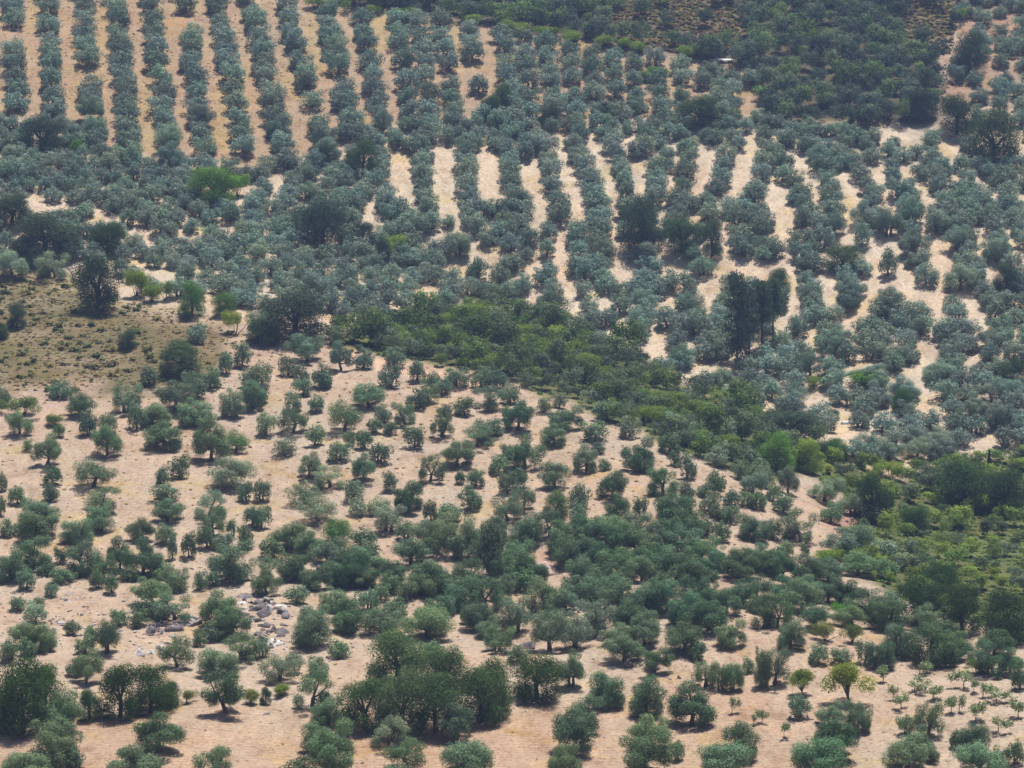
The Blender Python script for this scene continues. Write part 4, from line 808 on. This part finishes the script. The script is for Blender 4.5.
def up(x, y):
    if 610 < x < 742 and y < 50: return .16
    if 905 < x < 955 and y < 52: return .14
    return .97 if x < 610 else .62 if x < 765 else .86
U2 = [(330, -6), (968, -6), (962, 20), (930, 60), (942, 96), (940, 124), (850, 130), (762, 124), (748, 76), (700, 60), (620, 46), (520, 30), (400, 14), (330, 6)]
scatter('hillside_scrub', SCP, scrub_items(U2, 14, 8.4, 19, [tuple(1.2 * v for v in c) for c in DARKP], .95, up), [MAT['scrub']], 'dense dark evergreen scrub covering the upper slope', 'scrub')
scatter('gully_scrub', SCP, scrub_items(GULLY1, 11, 6, 19, GREENP, .85) + scrub_items([(370, 330), (440, 310), (500, 308), (560, 336), (600, 372), (560, 386), (490, 368), (400, 352)], 17, 9, 18, YELP, .9) + scrub_items(GULLY1, 22, 13, 27, [(.8, .9, .8), (.95, 1.0, 1.1), (.6, .75, .6), (.9, 1.1, .7)], .95) + scrub_items(GULLY2, 12, 6.8, 20, GREENP + YELP + YELP, .75), [MAT['scrub']], 'mixed green undergrowth filling the gully between the two slopes', 'undergrowth')
TUFT = []
for i in range(5):
    r = np.random.default_rng(980 + i)
    v, f, sh = leaf_cards(r, np.array([(0, 0, .4), (.2, .1, .3), (-.2, -.1, .35)]), np.full((3, 3), .32), 46, .22, outward=.3, shell=.1); TUFT.append((v, sh))
DRYP = [(1.0, 1.0, .75), (1.2, 1.1, .9), (.55, .75, .5), (.7, .8, .7), (1.1, .95, 1.0), (.5, .7, .45), (.75, .6, .75)]
HILLWIDE = [(-40, 270), (60, 270), (112, 300), (190, 310), (250, 326), (240, 380), (200, 402), (95, 404), (-40, 404)]
def patchy(x, y):
    v = math.sin(x * .13 + 2 * math.sin(y * .09)) * math.sin(y * .21 + x * .05) + .5 * math.sin(x * .41 + y * .3)
    edge = min(1, max(.15, min((x - 20 if False else 240 - x) / 50, (400 - y) / 22, (y - 266 - max(0, x - 60) * .25) / 12)))
    return (.72 + .35 * v) * edge
it = scrub_items(HILLWIDE, 3.0, 1.8, 4.2, DRYP[:2] + DRYP[3:5] + [(.75, .85, .55)], .5, patchy) + scrub_items(HILLWIDE, 9, 5, 9.5, DRYP[:1] + DRYP[2:4] + DRYP[5:6], .6, lambda x, y: patchy(x + 40, y) * .8)
it += scrub_items([(-8, -8), (330, -8), (330, 140), (250, 160), (110, 150), (-8, 112)], 6, 3.6, 2.6, [(1.3, 1.1, .6), (1.1, 1.0, .5), (.9, .9, .5), (1.2, .9, .7)], .4, lambda x, y: .4)
it += scrub_items([(600, -4), (745, -4), (748, 50), (690, 56), (620, 44)], 5, 3.4, 6, DRYP, .6) + scrub_items([(900, -4), (960, -4), (950, 54), (905, 54)], 5, 3.4, 6, DRYP, .6)
scatter('dry_brush', TUFT, it, [MAT['dry']], 'low brown and olive brush covering the scrub slope', 'brush')
scatter('gully_grass', TUFT, scrub_items(GULLY2, 4, 2.6, 7, [(1.0, 1.3, .65), (1.4, 1.5, .65), (.8, 1.1, .6), (1.6, 1.5, .7)], .6) + scrub_items(GULLY1, 7, 4, 7, [(.8, 1.1, .6), (1.1, 1.2, .6)], .6), [MAT['scrub']], 'rough green and yellowing grass on the gully bank between bushes', 'grass')
LOWER = [(-10, 392), (95, 394), (200, 396), (235, 335), (340, 350), (500, 382), (640, 428), (770, 478), (830, 545), (890, 600), (1034, 650), (1034, 776), (-10, 776)]
scatter('dry_grass', TUFT, scrub_items(LOWER, 8, 5, 3.6, [(1.5, 1.3, .8), (1.2, 1.1, .6), (.8, .9, .5), (1.0, .8, .7)], .5, lambda x, y: .5 if y > 700 else .8), [MAT['dry']], 'thin dry grass tufts on the bare soil between the trees', 'dry grass')
def box_vf(x0, x1, y0, y1, z0, z1):
    v = np.array([(x, y, z) for z in (z0, z1) for y in (y0, y1) for x in (x0, x1)], float)
    return v, np.array([(0, 2, 3, 1), (4, 5, 7, 6), (0, 1, 5, 4), (1, 3, 7, 5), (3, 2, 6, 7), (2, 0, 4, 6)])
# ------------------------------------------------------------------ rocks
def rock(px, py, w, h, tint, label, group=None, name='boulder'):
    p = ground_at(px, py)[0]; wm, hm = real(p, w, h)
    o = link(name, ROCKS[random.randrange(10)]); o.location = (p[0], p[1], p[2] - hm * .32); o.scale = (wm, wm * random.uniform(.6, 1), max(hm, wm * .4) * 1.5)
    o.rotation_euler = (random.uniform(-.2, .2), random.uniform(-.2, .2), random.random() * 6.28); o.color = (*tint, 1)
    tag(o, label, 'rock', group)
GREY, WHT, SHADED, PNK = (.8, .78, .8), (1.5, 1.5, 1.48), (.45, .42, .45), (1.1, .85, .75)  # the darkest tint is grey limestone with shadow put into its colour
rock(853, 626, 26, 13, GREY, 'grey boulder with pale top beside the bright green bush'); rock(917, 641, 17, 13, WHT, 'white boulder between dense olives above the saplings')
rock(629, 667, 13, 10, SHADED, 'dark round boulder under the spreading olives'); rock(598, 641, 9, 15, GREY, 'upright grey rock between two olives'); rock(525, 648, 28, 19, (.65, .6, .62), 'big grey boulder half buried behind the olive-black oak')
rock(267, 714, 12, 8, GREY, 'smooth grey boulder on the field edge by the little bush'); rock(542, 571, 40, 5, PNK, 'reddish bare rock mound among dense olives')
for x, y, w, h in ((682, 573, 7, 5), (688, 575, 8, 5), (694, 573, 8, 5), (700, 574, 8, 6), (580, 612, 9, 7), (586, 610, 9, 7), (576, 608, 8, 4), (655, 585, 5, 4), (742, 607, 7, 5), (751, 606, 6, 6), (619, 599, 8, 4)):
    rock(x, y, w, h, WHT, 'small white rock showing between the dense olives', 'small white rocks between olives', 'rock')
for x, y, w, h in ((141, 652, 18, 13), (152, 653, 11, 8), (160, 649, 17, 11), (169, 643, 12, 7)):
    rock(x, y, w, h, WHT, 'white slab of rock below the long dark outcrop', 'white slabs', 'rock')
def strew(poly, k, w0, w1, tints, label, group):
    xs = [p[0] for p in poly]; ys = [p[1] for p in poly]; c_ = 0
    while c_ < k:
        x, y = random.uniform(min(xs), max(xs)), random.uniform(min(ys), max(ys))
        if not inside(poly, x, y): continue
        w = w0 + (w1 - w0) * random.random() ** 2.2 * 1.25; rock(x, y, w, w * random.uniform(.35, .9), random.choice(tints), label, group, 'rock'); c_ += 1
strew([(138, 640), (155, 626), (175, 616), (200, 616), (200, 624), (170, 632), (150, 642)], 40, 6, 16, [SHADED, GREY, PNK, SHADED], 'rock in the long dark outcrop above the white slabs', 'rocks of the long outcrop')
strew([(236, 592), (262, 596), (284, 606), (286, 636), (272, 655), (262, 640), (248, 616)], 66, 7, 18, [SHADED, (.42, .38, .36), (.30, .27, .27), WHT, (.7, .66, .62), SHADED], 'jagged rock in the blackish outcrop between olives', 'rocks of the blackish outcrop')  # near-black tints paint the shadowed crevices into the rock colour
strew([(0, 622), (40, 620), (60, 608), (90, 608), (92, 618), (60, 628), (30, 640), (0, 640)], 34, 3.5, 8, [GREY, WHT, PNK, GREY], 'stone in the line of loose stones above the lower oaks', 'line of loose stones')
strew([(55, 592), (85, 592), (88, 602), (60, 602)], 10, 3, 7, [GREY, WHT], 'flat stone lying on bare soil uphill of the stone line', 'flat stones')
strew([(790, 714), (818, 714), (822, 724), (790, 724)], 14, 4, 9, [SHADED, PNK], 'dark stone in the heap under the bush on the bottom field', 'stones of the field heap')
strew([(660, 674), (678, 672), (680, 679), (664, 681)], 8, 4, 7, [GREY, PNK], 'stone in the loose pile below the dark round boulder', 'stones of the loose pile')
strew([(500, 600), (545, 600), (548, 626), (505, 632)], 14, 4, 9, [GREY, PNK, WHT], 'rock on the stony ground behind the big grey boulder', 'rocks behind the big boulder')
strew([(296, 568), (328, 566), (330, 586), (298, 590)], 12, 8, 16, [(.3, .28, .32), SHADED], 'dark rock among the olives uphill of the blackish outcrop', 'dark rocks uphill')  # shadow on these rocks is put into their dark tints
strew([(826, 516), (850, 510), (872, 518), (862, 528), (836, 532)], 18, 3, 7, [PNK, GREY, SHADED], 'reddish stone on the bare bank above the gully', 'stones of the red bank')
def quick_rock(r):
    v, f = box_vf(-.5, .5, -.4, .4, -.1, .6); v[4:, :2] *= .7; v += r.normal(size=v.shape) * .09; return v, f
QR = [quick_rock(np.random.default_rng(i)) for i in range(8)]
RUB = [([(0, 560), (240, 560), (420, 570), (560, 580), (760, 600), (740, 650), (600, 660), (420, 660), (290, 670), (120, 660), (0, 650)], 420, 1.2, 4.2), (LOWER, 420, .8, 2.2), ([(20, 600), (110, 590), (200, 610), (290, 590), (300, 650), (150, 655), (40, 640)], 200, 2, 5)]
V = []; Fc = []; o_ = 0
for poly, k, w0, w1 in RUB:
    q = np.array([(random.uniform(-8, W + 8), random.uniform(330, H + 6)) for _ in range(k * 12)]); q = q[inside(poly, q[:, 0], q[:, 1])][:k]
    for p in ground_at(q[:, 0], q[:, 1]):
        wm, hm = real(p, random.uniform(w0, w1), random.uniform(w0, w1) * .6); a = random.random() * 6.28; v, f = QR[random.randrange(8)]
        v = np.c_[(v[:, 0] * math.cos(a) - v[:, 1] * math.sin(a)) * wm, (v[:, 0] * math.sin(a) + v[:, 1] * math.cos(a)) * wm, v[:, 2] * hm] + p
        V.append(v); Fc.append(f + o_); o_ += len(v)
tag(link('loose_stones', mesh_np('loose_stones', np.concatenate(V), np.concatenate(Fc), MAT['rock'])), 'loose limestone rubble littering the bare soil under the olives', 'stones', kind='stuff')
# ------------------------------------------------------------------ shed and walls
p = ground_at(722, 63)[0]
e = bpy.data.objects.new('shed', None); C.objects.link(e); e.location = p; tag(e, 'low shed with a white roof at the edge of the upper scrub', 'shed')
link('wall', mesh_np('wall', *merge([box_vf(-2.1, 2.1, .1, .25, -.5, .5), box_vf(-2.1, 2.1, 2.6, 2.75, -.5, .7), box_vf(-2.1, -1.95, .25, 2.6, -.5, .5), box_vf(1.95, 2.1, .25, 2.6, -.5, .5)]), MAT['plaster']), e)
rv, rf = box_vf(-2.35, 2.35, -.15, 3.0, 0, .09); rv[:, 2] += .52 + rv[:, 1] * .08
link('roof', mesh_np('roof', rv, rf, MAT['white']), e)
link('door', mesh_np('door', *box_vf(-.35, .35, .06, .10, -.4, .42), MAT['door']), e)
def wall_between(p0, p1, hgt, thick, name, mat, label):
    parts = []; a = ground_at(*p0)[0]; b = ground_at(*p1)[0]; k = 10; L_ = []
    base = (a + b) / 2
    for i in range(k + 1):
        q = a + (b - a) * i / k; q[2] = height(q[0], q[1]) ; L_.append(q - base)
    d = (b - a)[:2]; d /= np.linalg.norm(d); nr = np.array((-d[1], d[0], 0)) * thick / 2
    V = []; Fc = []
    for q in L_:
        hz = hgt * random.uniform(.9, 1.1)
        V += [q - nr + (0, 0, -.4), q + nr + (0, 0, -.4), q + nr + (0, 0, hz), q - nr + (0, 0, hz)]
    for i in range(k):
        o = i * 4
        for s in range(4): Fc.append((o + s, o + 4 + s, o + 4 + (s + 1) % 4, o + (s + 1) % 4))
    Fc += [(0, 1, 2, 3), (k * 4 + 3, k * 4 + 2, k * 4 + 1, k * 4)]
    o = link(name, mesh_np(name, np.array(V), np.array(Fc), mat)); o.location = base; tag(o, label, 'wall')
wall_between((841, 424), (859, 423), .45, .4, 'stone_wall', MAT['white'], 'short white wall edge under a round dark bush')
wall_between((838, 378), (898, 362), .5, .5, 'terrace_wall', MAT['plaster'], 'low grey terrace wall behind the bright green hedge')

# ------------------------------------------------------------------ air, light, camera
hz = link('haze', mesh_np('haze', *box_vf(-440, 440, -80, 970, -140, 110), None))
hm_, nt, N, L = new_mat('thin_haze'); out = N('ShaderNodeOutputMaterial'); pv = N('ShaderNodeVolumePrincipled')
pv.inputs['Color'].default_value = (.40, .56, 1.0, 1); pv.inputs['Density'].default_value = 0.00020; pv.inputs['Anisotropy'].default_value = 0.2
L(pv.outputs[0], out.inputs['Volume']); hz.data.materials.clear(); hz.data.materials.append(hm_)
tag(hz, 'thin bluish summer haze over the whole valley', 'haze', kind='stuff')
SUN_EL, SUN_AZ = math.radians(69), math.radians(22)     # azimuth from straight ahead (+Y) towards +X
world = bpy.data.worlds.new('World'); SC.world = world; world.use_nodes = True
nt = world.node_tree; nt.nodes.clear()
sky = nt.nodes.new('ShaderNodeTexSky'); sky.sky_type = 'NISHITA'; sky.sun_disc = False; sky.sun_elevation = SUN_EL; sky.sun_rotation = SUN_AZ
bg = nt.nodes.new('ShaderNodeBackground'); bg.inputs['Strength'].default_value = .052; wo = nt.nodes.new('ShaderNodeOutputWorld')
nt.links.new(sky.outputs[0], bg.inputs['Color']); nt.links.new(bg.outputs[0], wo.inputs['Surface'])
sl = bpy.data.lights.new('sun', 'SUN'); sl.energy = 5.0; sl.angle = math.radians(.55); sl.color = (1, .955, .88)
so = bpy.data.objects.new('sun', sl); C.objects.link(so); so.location = (0, 300, 200)
from mathutils import Vector
to_sun = Vector((math.cos(SUN_EL) * math.sin(SUN_AZ), math.cos(SUN_EL) * math.cos(SUN_AZ), math.sin(SUN_EL)))
so.rotation_euler = to_sun.to_track_quat('Z', 'Y').to_euler()
cam = bpy.data.cameras.new('camera'); co = bpy.data.objects.new('camera', cam); C.objects.link(co)
cam.sensor_width = 36; cam.lens = 36 * F / W; cam.clip_start = 1; cam.clip_end = 3000
co.rotation_euler = (math.pi / 2 - PITCH, 0, 0); SC.camera = co
SC.view_settings.view_transform = 'Standard'; SC.view_settings.look = 'None'; SC.view_settings.gamma = 1; SC.view_settings.exposure = 0.4
SC.view_settings.use_curve_mapping = False
SC.cycles.volume_bounces = 0; SC.cycles.max_bounces = 6; SC.cycles.transparent_max_bounces = 4
